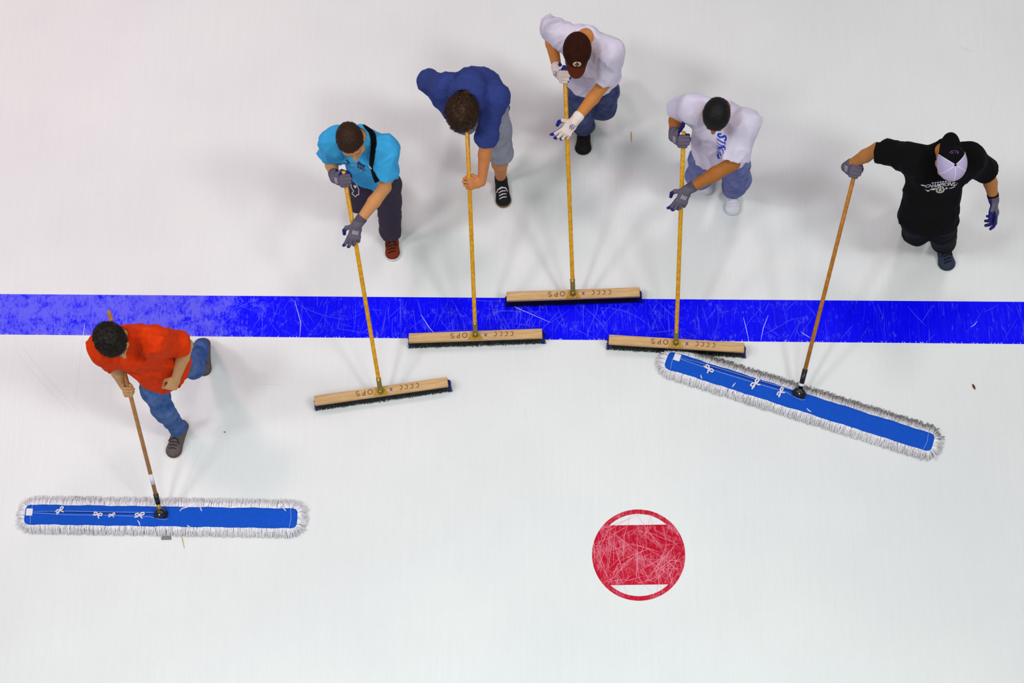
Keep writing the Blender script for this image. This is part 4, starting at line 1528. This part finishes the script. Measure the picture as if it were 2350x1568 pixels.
    # ---- gloves
    for q in 'RL':
        hd = hands[q]
        if not hd.get('glove'):
            continue
        Gf = Field(0.0036)
        pr, fr_ = hand_prims(hd['W'], hd['x'], hd['n'], q == 'L', hd['curl'], hd.get('splay', 0.05), 0.0028, hd.get('thumb', 'grip'), 1.1)
        hand_frames[q] = fr_
        for p_, k2 in pr:
            Gf.add(p_, k2)
        fa = nrm(J[q + 'e'] - hd['W'])
        Gf.add(rc(hd['W'], hd['W'] + fa * 0.05, 0.0335, 0.0375), 0.012)
        gv, gq = Gf.build()
        me = mesh_np('glove', gv, gq, base)
        W, xa, ya, na, segs = fr_
        fc = gv[gq].mean(1)
        fnm = np.cross(gv[gq[:, 2]] - gv[gq[:, 0]], gv[gq[:, 3]] - gv[gq[:, 1]])
        fnm /= np.maximum(np.linalg.norm(fnm, axis=1)[:, None], 1e-12)
        best = np.full(len(fc), 9.0)
        blue = np.zeros(len(fc), bool)
        for (p0, p1, dors, kk) in segs:
            ab = p1 - p0
            t_ = np.clip((fc - p0) @ ab / (ab @ ab), 0, 1)
            dd = np.linalg.norm(fc - p0 - t_[:, None] * ab, axis=1) - (0.012 if kk == 0 else 0.0)
            bl = (fnm @ dors < (-0.25 if kk == 0 else glove.get('side', 0.55))) | ((kk >= 2) & (t_ > glove.get('dip', 0.0)))
            blue = np.where(dd < best, bl, blue)
            best = np.minimum(best, dd)
        lx = (fc - W) @ xa
        cuff = lx < -0.032
        mi = np.where(cuff, 2, np.where(blue, 1, 0)).astype(np.int32)
        go = link('glove', me, [glove['back'], glove['palm'], glove['cuff']], root)
        me.polygons.foreach_set('material_index', mi)
        gb = bvh_of(gv, gq)
        if glove.get('bars'):
            sh_ = []
            for j in range(5):
                sh_.append(stroke2d([(0.030 + 0.004 * (j % 2), -0.016 + j * 0.008), (0.045, -0.016 + j * 0.008), (0.062 - 0.004 * (j % 2), -0.016 + j * 0.008)], 0.0032))
            print_on('glove_print', sh_, gb, W, xa, ya if np.cross(xa, ya) @ na > 0 else -ya, glove['bars'], go, base, 0.0012, dirv=na)
        if glove.get('marks'):
            sh_ = []
            for (mx, my, mw, mh) in ((0.012, 0.012, 0.008, 0.006), (0.012, -0.006, 0.008, 0.010), (0.026, 0.014, 0.010, 0.008), (0.026, 0.002, 0.010, 0.006), (0.026, -0.010, 0.010, 0.008), (0.040, 0.010, 0.008, 0.008), (0.040, -0.004, 0.008, 0.008)):
                sh_.append(poly2d([(mx, my), (mx + mw, my), (mx + mw, my + mh), (mx, my + mh)]))
            print_on('glove_print', sh_, gb, W, xa, ya if np.cross(xa, ya) @ na > 0 else -ya, glove['marks'], go, base, 0.0012, dirv=na)
    out['hands'] = hand_frames
    return out


def H_grip(key, row, left, nv, glove, y_up=1, thumb='grip', curl=FIST):
    W, xa, na, G = grip(key, row, left, y_up, nv)
    return dict(W=W, x=xa, n=na, curl=curl, glove=glove, thumb=thumb)


def H_over(key, row, left, tipdir, nv, glove, curl=OVER, off=0.0, splay=0.11):
    W, xa, na, G = over(key, row, left, tipdir, nv, off)
    return dict(W=W, x=xa, n=na, curl=curl, glove=glove, thumb='under', splay=splay)


def H_free(key, side, tip, nv, glove, curl, thumb='relax', splay=0.08):
    W = np.array(POSE[key][side + 'w'])
    return dict(W=W, x=nrm(np.asarray(tip) - W), n=np.asarray(nv, float), curl=curl, glove=glove, thumb=thumb, splay=splay)


def cloth(name, rgb, var=0.10, bump=0.25, bscale=200, vscale=30, rgb2=None):
    return mat(name, rgb, 0.92, var=var, vscale=vscale, bump=bump, bscale=bscale, spec=0.15, rgb2=rgb2)


JEANS = cloth('blue_denim', (38, 74, 138), vscale=9, rgb2=(92, 120, 172))
CAMV = V(0, -0.42, 0.91)          # towards the catwalk
TOWARD = lambda x, y, z: V(x, y, z)

GREYGLOVE = dict(back=cloth('grey_knit_glove', (104, 96, 112), 0.15, 0.4, 300, 90), palm=mat('navy_rubber_dip', (22, 24, 104), 0.5, var=0.2, vscale=60), cuff=cloth('dark_grey_knit_cuff', (88, 80, 96), 0.15, 0.4, 300, 90),
                 bars=mat('white_glove_print', (214, 210, 222), 0.8))
BLACKCUFF = dict(GREYGLOVE, cuff=cloth('black_knit_cuff', (18, 16, 22), 0.15))
WHITEGLOVE = dict(back=cloth('white_cotton_glove', (232, 214, 204), 0.08, 0.3, 250, 60), palm=mat('blue_rubber_dip', (22, 36, 140), 0.5, var=0.2, vscale=60), cuff=cloth('white_glove_cuff', (236, 222, 214), 0.08), marks=mat('blue_glove_print', (44, 66, 160), 0.8), dip=0.0, side=0.5)

# orange T-shirt, right hand on the mop handle, left hand closed and free
A1 = make_person('orange', 'person in an orange T-shirt and jeans striding with a long dust mop', (196, 148, 100),
                 dict(dir=(36, 20, 6), brow=(40, 26, 18)),
                 dict(R=H_grip('orange', 897, False, (-0.75, 0.1, 0.5), None),
                      L=H_free('orange', 'L', P(386, 905, 0.88), (0.55, -0.2, 0.75), None, [(48, 70, 40), (52, 76, 42), (56, 80, 42), (58, 80, 42)], 'grip')),
                 dict(name='t_shirt', m=cloth('orange_jersey', (216, 57, 7), 0.16, 0.2), hem=0.10, fat=0.016, sleeve=0.86, sr=(0.078, 0.074), amp=0.019, seed=3, flare=1.02),
                 dict(name='jeans', m=JEANS, r=(0.092, 0.070, 0.053), amp=0.009),
                 dict(m=mat('grey_brown_suede', (96, 86, 84), 0.85, var=0.25, vscale=60), sole=mat('dark_shoe_sole', (92, 66, 54), 0.8), lace=mat('dark_lace', (58, 50, 52), 0.9)),
                 hair=dict(th=0.016, freq=(75, 75, 75), amp=0.007, m=mat('dark_brown_curls', (26, 17, 8), 0.6, var=0.4, vscale=120), n=2600, len=0.016, wid=0.0016, lift=0.75, mess=2.6, line=0.066), spec={})

# sky-blue T-shirt with one black suspender
A2 = make_person('blue', 'person in a sky-blue T-shirt with a black suspender, sweeping', (206, 142, 88),
                 dict(dir=(11, 16, 6), brow=(110, 74, 36)),
                 dict(R=H_grip('blue', 412, False, (-0.5, 0.25, 0.75), True),
                      L=H_over('blue', 536, True, P(828, 592, 0.88) - P(843, 512, 0.97), CAMV + V(0.15, 0, 0), True)),
                 dict(name='t_shirt', m=cloth('sky_blue_jersey', (62, 168, 224), 0.10, 0.2), hem=0.02, fat=0.008, sleeve=0.72, sr=(0.078, 0.076), amp=0.016, seed=8),
                 dict(name='trousers', m=cloth('charcoal_twill', (62, 54, 68), vscale=14), r=(0.096, 0.082, 0.074)),
                 dict(m=mat('rust_suede', (116, 42, 14), 0.9, var=0.25, vscale=60), sole=mat('white_rubber_sole', (216, 212, 214), 0.6), lace=mat('black_lace', (22, 16, 14), 0.9)),
                 hair=dict(th=0.006, freq=(120, 120, 120), amp=0.003, m=mat('cropped_brown_hair', (50, 28, 8), 0.65, var=0.45, vscale=70), n=3000, len=0.010, wid=0.0011, lift=0.7, mess=1.2, line=0.070), glove=GREYGLOVE, spec={})

# navy hoodie, head down
A3 = make_person('hoodie', 'person bent low in a blue hooded sweatshirt and grey shorts, sweeping', (202, 128, 74),
                 dict(dir=(-6, 62), brow=(60, 40, 20), beard=(92, 62, 34)),
                 dict(R=H_grip('hoodie', 290, False, (-0.8, 0.2, 0.4), None),
                      L=H_grip('hoodie', 420, True, CAMV + V(0.55, 0.1, 0), None)),
                 dict(name='hooded_sweatshirt', m=cloth('blue_fleece', (50, 64, 128), 0.14, 0.45, 160), hem=0.11, fat=-0.006, fatd=0.004, flare=0.94, sleeve=dict(R=1.8, L=1.12), sr=(0.080, 0.068), amp=0.012, seed=12, hood=True, hunch=0.05, collar=0.075),
                 dict(name='shorts', m=cloth('heather_grey_fleece', (142, 144, 158), 0.12, 0.3), r=(0.098, 0.084, 0.08), short=True),
                 dict(m=mat('black_canvas', (16, 22, 22), 0.85, var=0.2), sole=mat('gum_sole', (120, 84, 48), 0.7), lace=mat('white_lace', (226, 216, 224), 0.9)),
                 hair=dict(th=0.020, freq=(60, 34, 60), amp=0.009, m=mat('wavy_brown_hair', (58, 34, 12), 0.55, var=0.5, vscale=60, stretch=(1, 1, 1)), n=3600, len=0.040, wid=0.0020, lift=0.10, mess=0.7, line=0.055, nape=-0.10, droop=0.85), spec={})

# white T-shirt and brown cap
A4 = make_person('cap', 'person in a brown cap, white T-shirt and white gloves, sweeping', (200, 128, 62),
                 dict(dir=(-4, 30, -6), brow=(46, 30, 16)),
                 dict(R=H_grip('cap', 174, False, (-0.75, 0.25, 0.5), True),
                      L=H_over('cap', 296, True, P(1298, 330, 0.92) - P(1338, 274, 0.98), CAMV + V(0.05, 0, 0), True, splay=0.17)),
                 dict(name='t_shirt', m=cloth('white_jersey', (216, 208, 226), 0.04, 0.2), hem=0.06, fat=0.016, sleeve=0.80, sr=(0.084, 0.078), amp=0.015, seed=17, collar=0.03),
                 dict(name='jeans', m=cloth('mid_blue_denim', (50, 58, 98), vscale=12, rgb2=(78, 86, 124)), r=(0.098, 0.084, 0.074)),
                 dict(m=mat('black_leather', (14, 12, 14), 0.7), sole=mat('black_sole', (16, 14, 16), 0.8), lace=mat('black_shoe_lace', (24, 22, 24), 0.9), w=0.056),
                 hair=dict(under=True, th=0.004, freq=(100, 100, 100), amp=0.003, m=mat('dark_cropped_hair', (34, 20, 10), 0.6, var=0.4, vscale=80), n=300, len=0.008, wid=0.0012, lift=0.3, line=0.05), glove=WHITEGLOVE, spec={})

# white T-shirt with blue lettering
A5 = make_person('white', 'person in a white T-shirt with blue lettering and white sneakers, sweeping', (172, 104, 40),
                 dict(dir=(-12, 34, -4), brow=(24, 16, 12)),
                 dict(R=H_grip('white', 322, False, (-0.7, 0.1, 0.6), True, thumb='along'),
                      L=H_over('white', 455, True, P(1572, 502, 0.88) - P(1598, 433, 0.97), CAMV + V(0.1, 0, 0), True)),
                 dict(name='t_shirt', m=cloth('bright_white_jersey', (222, 214, 234), 0.04, 0.2), hem=0.05, fat=0.028, fatd=0.024, sleeve=0.84, sr=(0.090, 0.086), amp=0.012, seed=25, flare=1.04),
                 dict(name='jeans', m=cloth('pale_blue_denim', (92, 100, 152), vscale=12, rgb2=(122, 128, 176)), r=(0.102, 0.090, 0.082)),
                 dict(m=mat('white_leather', (222, 220, 230), 0.6, var=0.05), sole=mat('white_sneaker_sole', (206, 206, 214), 0.6), lace=mat('white_sneaker_lace', (234, 230, 238), 0.9), w=0.056),
                 hair=dict(th=0.006, freq=(120, 120, 120), amp=0.002, m=mat('black_cropped_hair', (12, 8, 7), 0.6, var=0.4, vscale=80), n=3000, len=0.008, wid=0.0011, lift=0.7, line=0.060), glove=GREYGLOVE, spec=dict(limb=1.08))

# black T-shirt, cap back to front
A6 = make_person('black', 'person in a black T-shirt and backwards mesh cap trailing a dust mop', (190, 124, 60),
                 dict(dir=(4, 34, 0), brow=(40, 26, 16)),
                 dict(R=H_grip('black', 392, False, (-0.6, 0.35, 0.55), True),
                      L=H_free('black', 'L', P(2297, 536, 0.74), (0.9, -0.1, 0.3), True, RELAX)),
                 dict(name='t_shirt', m=cloth('black_jersey', (10, 9, 11), 0.2, 0.2), hem=0.10, fat=0.020, sleeve=0.84, sr=(0.084, 0.082), amp=0.012, seed=31, flare=1.05),
                 dict(name='trousers', m=cloth('black_twill', (14, 12, 18), vscale=14), r=(0.104, 0.092, 0.082)),
                 dict(m=mat('slate_canvas', (48, 56, 74), 0.9, var=0.15), sole=mat('dark_slate_sole', (44, 48, 60), 0.8), lace=mat('navy_lace', (14, 16, 28), 0.9), w=0.056),
                 hair=dict(under=True, th=0.003, freq=(100, 100, 100), amp=0.002, m=MATS['dark_cropped_hair'], n=200, len=0.008, wid=0.0012, lift=0.3, line=0.05), glove=BLACKCUFF, spec={})


# ------------------------------------------------------------------ caps
def cap_on(A, key, back, cols, m_visor, m_seam, m_button, label):
    hl, hf, hu = A['hax']
    base, hp = A['base'], A['hp']
    cl_, cf = (-hl, -hf) if back else (hl, hf)
    C0 = hp(0, -0.012, 0.028)
    rx, ry, rz = 0.091, 0.113, 0.106
    co = link('cap', None, None, A['root'], label=label)
    dv, df = [], []

    def pt(ph, th, k=1.0):
        c_, s_ = math.cos(th), math.sin(th)
        puff = 1 + 0.04 * math.sin(2 * th)
        return C0 + k * (cl_ * rx * math.sin(ph) * c_ * puff + cf * ry * math.cos(ph) * c_ * puff) + hu * (0.002 + k * rz * s_ * puff)
    for i in range(6):
        p0, p1 = math.radians(-180 + 60 * i), math.radians(-120 + 60 * i)
        n, m = 9, 10
        v, f = [], []
        for k in (1.0, 0.965):
            for b in range(m):
                for a in range(n):
                    th = math.radians(1 + 88.5 * b / (m - 1))
                    seam = 1 - 0.012 * (1 if a in (0, n - 1) else 0)
                    v.append(pt(p0 + (p1 - p0) * a / (n - 1), th, k * seam))
        o2 = n * m
        for b in range(m - 1):
            for a in range(n - 1):
                q = (b * n + a, b * n + a + 1, (b + 1) * n + a + 1, (b + 1) * n + a)
                f.append(q[::-1])
                f.append(tuple(o2 + j for j in q))
        for a in range(n - 1):
            f.append((a, a + 1, o2 + a + 1, o2 + a))
        me = bpy.data.meshes.new('panel')
        me.from_pydata([tuple(p - base) for p in v], [], f)
        link('panel', me, cols[i], co)
        nb = len(dv)
        dv += [p for p in v[:o2]]
        df += [tuple(nb + j for j in q) for q in ((b * n + a, b * n + a + 1, (b + 1) * n + a + 1, (b + 1) * n + a) for b in range(m - 1) for a in range(n - 1))]
    for i in range(6):
        ph = math.radians(-180 + 60 * i)
        g = Geo()
        ms = m_seam if not isinstance(m_seam, (list, tuple)) else m_seam[i]
        pts = [pt(ph, math.radians(t), 1.0) for t in np.linspace(2, 88, 12)]
        wv = nrm(cl_ * math.cos(ph) - cf * math.sin(ph))
        g.loft([[p - wv * 0.0035 - nrm(p - C0) * 0.003, p + wv * 0.0035 - nrm(p - C0) * 0.003, p + wv * 0.0030 + nrm(p - C0) * 0.0012, p - wv * 0.0030 + nrm(p - C0) * 0.0012] for p in pts], True)
        link('seam', g.mesh('seam', base), ms, co)
    g = Geo()
    b0 = pt(0, math.radians(90), 1.01)
    g.ball(b0, 0.0075, 10, 6, (1, 1, 0.8))
    link('button', g.mesh('button', base), m_button, co)
    # visor: curved plate with thickness
    v, f = [], []
    n, m = 15, 7
    for k in (0, 1):
        for b in range(m):
            t = b / (m - 1)
            for a in range(n):
                x = -1 + 2 * a / (n - 1)
                rim = pt(math.radians(62 * x), 0.0, 0.99)
                wd = math.sqrt(max(0.0, 1 - (abs(x) ** 2.6)))
                p = rim + cf * (0.072 * t * wd) - cl_ * (0.012 * x * t) - hu * (0.012 * t + 0.020 * x * x * (0.4 + 0.6 * t)) + hu * (0.0 if k else 0.0042)
                v.append(p + hu * 0.008)
    o2 = n * m
    for b in range(m - 1):
        for a in range(n - 1):
            q = (b * n + a, b * n + a + 1, (b + 1) * n + a + 1, (b + 1) * n + a)
            f += [q, tuple(o2 + j for j in q[::-1])]
    for a in range(n - 1):
        b = (m - 1) * n
        f.append((b + a, b + a + 1, o2 + b + a + 1, o2 + b + a))
    me = bpy.data.meshes.new('visor')
    me.from_pydata([tuple(p - base) for p in v], [], f)
    link('visor', me, m_visor, co)
    return co, bvh_of(dv, df), pt, cl_, cf


M_BROWN = cloth('brown_cotton', (50, 18, 9), 0.25, 0.3, 200, 60)
M_BROWNV = cloth('brown_visor_cotton', (86, 36, 16), 0.25, 0.3, 200, 60)
co, cb, pt, cl_, cf = cap_on(A4, 'cap', False, [M_BROWN] * 6, M_BROWNV, M_BROWN, M_BROWN, 'brown baseball cap with a round cream emblem')
o = pt(0, math.radians(38), 1.0)
yv = nrm(pt(0, math.radians(46)) - pt(0, math.radians(30)))
M_CREAM = mat('cream_embroidery', (226, 196, 150), 0.8)
emb = print_on('emblem', [ring2d(0.0195, 0.0260, 30), ring2d(0.0135, 0.0178, 30), stroke2d([(-0.007, -0.009), (-0.001, 0.009)], 0.0026), stroke2d([(0.007, -0.009), (0.001, 0.009)], 0.0026), stroke2d([(-0.004, -0.002), (0.004, -0.002)], 0.0022)],
               cb, o, cl_, yv, M_CREAM, co, A4['base'], 0.0022, 'round cream ring emblem with a letter inside')
M_CAPB = cloth('black_cap_cotton', (9, 8, 11), 0.2)
M_MESH = cloth('lavender_white_mesh', (192, 180, 214), 0.10, 0.5, 400, 200)
M_SEAMW = cloth('white_seam_tape', (224, 214, 240), 0.05)
co, cb, pt, cl_, cf = cap_on(A6, 'black', True, [M_MESH, M_MESH, M_CAPB, M_CAPB, M_MESH, M_MESH], M_CAPB, [M_SEAMW, M_SEAMW, M_SEAMW, M_CAPB, M_SEAMW, M_SEAMW], M_CAPB, 'black and white mesh-back cap worn back to front')
o = pt(0, math.radians(48), 1.0)
yv = nrm(pt(0, math.radians(56)) - pt(0, math.radians(40)))
print_on('cap_print', [stroke2d(arc(0, -0.020, 0.030, 0.026, 25, 150, 10), 0.003), stroke2d([(-0.016, -0.014), (-0.012, -0.002), (-0.006, -0.014)], 0.0026), stroke2d([(-0.002, -0.012), (0.003, 0.0), (0.007, -0.012)], 0.0026), stroke2d([(0.016, -0.016), (0.020, -0.008)], 0.004)],
         cb, o, -cl_, -yv, mat('mauve_print', (150, 96, 160), 0.8), co, A6['base'], 0.002, dirv=np.cross(cl_, yv) if np.cross(cl_, yv) @ (o - A6['hp'](0, 0, 0.03)) > 0 else -np.cross(cl_, yv))


# ------------------------------------------------------------------ prints and straps
def stroke_on(A, which, crop, sc, pts, wpx, name, m, parent, lift=0.0014, k=1.15, sub=4):
    """printed stroke following the cloth; points given as positions in the photograph"""
    q = []
    for i in range(len(pts) - 1):
        for t in np.linspace(0, 1, sub, endpoint=False):
            q.append((pts[i][0] * (1 - t) + pts[i + 1][0] * t, pts[i][1] * (1 - t) + pts[i + 1][1] * t))
    q.append(pts[-1])
    P3, N3 = [], []
    for x, y in q:
        h = cam_hit(A[which + '_bvh'], crop[0] + x / sc, crop[1] + y / sc)
        if h is not None:
            if P3 and np.linalg.norm(h[0] - P3[-1]) > 0.07:
                continue
            P3.append(h[0])
            N3.append(h[1])
    if len(P3) < 2:
        return None
    return strap_on(P3, N3, wpx / sc / 410 * k, lift, name, m, parent, A['base'])


INKB = mat('royal_blue_print', (16, 44, 190), 0.8, rgb2=(24, 84, 200), vscale=14)
for pts, w_ in (([(620, 300), (500, 305), (490, 370), (560, 440), (680, 420), (760, 380), (815, 450), (800, 545), (740, 560)], 85),
                ([(440, 490), (560, 575), (650, 640), (760, 670)], 55), ([(760, 620), (775, 735)], 62), ([(430, 575), (475, 610)], 30),
                ([(440, 650), (520, 720), (620, 765), (760, 790)], 38), ([(430, 760), (500, 825), (600, 835), (700, 830), (785, 860), (755, 950)], 62),
                ([(480, 890), (560, 870), (640, 900), (695, 980), (690, 1060), (680, 1130)], 55), ([(440, 880), (500, 930), (580, 960)], 42),
                ([(430, 985), (530, 1010), (580, 1080), (600, 1170), (665, 1200)], 46), ([(430, 1040), (500, 1080), (505, 1200), (520, 1290), (590, 1260)], 50), ([(430, 1120), (470, 1200), (480, 1280)], 40)):
    stroke_on(A5, 'top', (1620, 290), 17.43, pts, w_, 'lettering', INKB, A5['top'])

M_STRAP = cloth('black_elastic', (8, 8, 10), 0.2)
for path, wid in (([(700, 150), (760, 185), (798, 245), (803, 330), (790, 430), (776, 540), (795, 610), (832, 690), (850, 730)], 0.036),):
    P3, N3 = [], []
    for i in range(len(path) - 1):
        for t in np.linspace(0, 1, 4, endpoint=False):
            h = cam_hit(A2['top_bvh'], 680 + (path[i][0] * (1 - t) + path[i + 1][0] * t) / 4.48, 260 + (path[i][1] * (1 - t) + path[i + 1][1] * t) / 4.48)
            if h is not None and (not P3 or np.linalg.norm(h[0] - P3[-1]) < 0.1):
                P3.append(h[0])
                N3.append(h[1])
    bk, bn = [], []
    for k in (0.03, 0.07, 0.12, 0.18, 0.25, 0.32, 0.38):
        org = P3[0] - A2['f'] * 0.4 - A2['u'] * k - A2['s'] * k * 0.25
        h = A2['top_bvh'].ray_cast(Vector(org), Vector(A2['f']))
        if h[0] is not None:
            bk.append(np.array(h[0]))
            bn.append(np.array(h[1]))
    def soft(a):
        a = np.array(a)
        for _ in range(4):
            b = a.copy()
            b[1:-1] = (a[:-2] + 2 * a[1:-1] + a[2:]) / 4
            a = b
        return a
    sp_, sn_ = soft(bk[::-1] + P3), [nrm(q) for q in soft(bn[::-1] + N3)]
    st = strap_on(list(sp_), sn_, wid, 0.011, 'suspender', M_STRAP, A2['root'], A2['base'])
    h = cam_hit(A2['top_bvh'], 680 + 775 / 4.48, 260 + 545 / 4.48)
    if h:
        g = Geo()
        xa = nrm(A2['s'] - h[1] * (A2['s'] @ h[1]))
        g.tube([h[0] - xa * 0.019 + h[1] * 0.012, h[0] + xa * 0.019 + h[1] * 0.012], 0.0042, 6)
        link('buckle', g.mesh('buckle', A2['base']), mat('pale_metal_buckle', (224, 220, 226), 0.4), st)
PAINT = mat('dark_violet_print', (56, 52, 92), 0.85)
PALE = mat('pale_blue_print', (120, 184, 232), 0.85, var=0.15, vscale=40)
crop1 = ((780, 350), 12.07)
stroke_on(A2, 'top', *crop1, [(320, 330), (480, 440), (620, 500), (740, 520)], 190, 'shirt_print', PALE, A2['top'], 0.0010)
for pts, w_ in (([(490, 275), (590, 330), (690, 400)], 105), ([(500, 330), (525, 490)], 26), ([(565, 370), (590, 480)], 26), ([(615, 420), (640, 550)], 26), ([(690, 430), (698, 505)], 22), ([(180, 200), (270, 290)], 46), ([(205, 270), (215, 340)], 22)):
    stroke_on(A2, 'top', *crop1, pts, w_, 'shirt_print', PAINT, A2['top'], 0.0018)
M_CORD = mat('white_cord', (222, 206, 220), 0.8)
stroke_on(A2, 'legs', *crop1, [(320, 875), (325, 960), (395, 1070), (340, 1130), (440, 1220), (475, 1165), (525, 1160), (525, 1000), (480, 900), (425, 815)], 22, 'cord', M_CORD, A2['root'], 0.005)
h = cam_hit(A2['legs_bvh'], 780 + 440 / 12.07, 350 + 930 / 12.07)
if h:
    g = Geo()
    ht = [(0.012 * math.sin(t) ** 3, 0.00075 * (13 * math.cos(t) - 5 * math.cos(2 * t) - 2 * math.cos(3 * t) - math.cos(4 * t))) for t in np.linspace(0, 2 * math.pi, 18, endpoint=False)]
    za = nrm(h[1])
    xa = nrm(A2['s'] - za * (A2['s'] @ za))
    ya = np.cross(za, xa)
    g.loft([[h[0] + xa * x + ya * y * 1.3 + za * z for x, y in ht] for z in (0.004, 0.009)], True)
    link('heart_charm', g.mesh('heart_charm', A2['base']), mat('white_charm', (240, 238, 244), 0.5), A2['root'], label='white heart charm on a cord')

# champion print on the black shirt
h = cam_hit(A6['top_bvh'], 2154, 437)
if h:
    org = h[0]
    xa = nrm(A6['s'])
    za = nrm(A6['f'] * 0.8 + V(0, -0.25, 0.5))
    za = nrm(za - xa * (za @ xa))
    ya = np.cross(za, xa)
    cv = lambda zx, zy: ((zx - 1180) / 18.08 / 405, -(zy - 640) / 18.08 / 405 / 0.62)
    WP = mat('white_shirt_print', (206, 202, 212), 0.85)
    GP = mat('gold_shirt_print', (214, 196, 120), 0.85)
    tv, tf = text_mesh2d('CHAMPIONS', 0.034, 0.35, 0.0006)
    cx, cy = cv(1180, 450)
    tv = [(x * 0.92 + cx, y + cy + 0.10 * x, 0) for x, y, z in tv]
    cx, cy = cv(1190, 350)
    small = [stroke2d([(cx + x, cy + 0.10 * x), (cx + x + 0.011, cy + 0.10 * x + 0.001)], 0.008) for x in (-0.052, -0.036, -0.020, -0.004, 0.012, 0.028)]
    wings = [poly2d([cv(*q) for q in pl]) for pl in ([(340, 440), (545, 455), (545, 490), (420, 492)], [(550, 600), (640, 640), (830, 660), (740, 720)], [(870, 560), (1060, 530), (980, 620), (770, 630)],
                                                     [(1460, 600), (1480, 520), (1580, 545)], [(1600, 540), (1780, 510), (1960, 380), (1990, 390), (1820, 540), (1650, 560)])]
    print_on('shirt_print', [(tv, tf)], A6['top_bvh'], org, xa, ya, WP, A6['top'], A6['base'], 0.002, 'white slanted CHAMPIONS lettering')
    print_on('shirt_print', small, A6['top_bvh'], org, xa, ya, WP, A6['top'], A6['base'], 0.002)
    for wg in wings:
        print_on('shirt_print', [wg], A6['top_bvh'], org, xa, ya, WP, A6['top'], A6['base'], 0.002)
    cx, cy = cv(1240, 612)
    bt, bf = text_mesh2d('B', 0.030, 0, 0.0012)
    bt = [(x + cx, y + cy, 0) for x, y, z in bt]
    spk = [stroke2d([(cx + 0.013 * math.cos(a), cy + 0.013 * math.sin(a)), (cx + 0.023 * math.cos(a), cy + 0.023 * math.sin(a))], 0.005) for a in np.arange(8) * math.pi / 4]
    print_on('emblem', [ring2d(0.0215, 0.0268, 28, cx, cy)] + spk, A6['top_bvh'], org, xa, ya, WP, A6['top'], A6['base'], 0.002, 'round emblem with a gold letter B')
    print_on('emblem_letter', [(bt, bf)], A6['top_bvh'], org, xa, ya, GP, A6['top'], A6['base'], 0.0028)
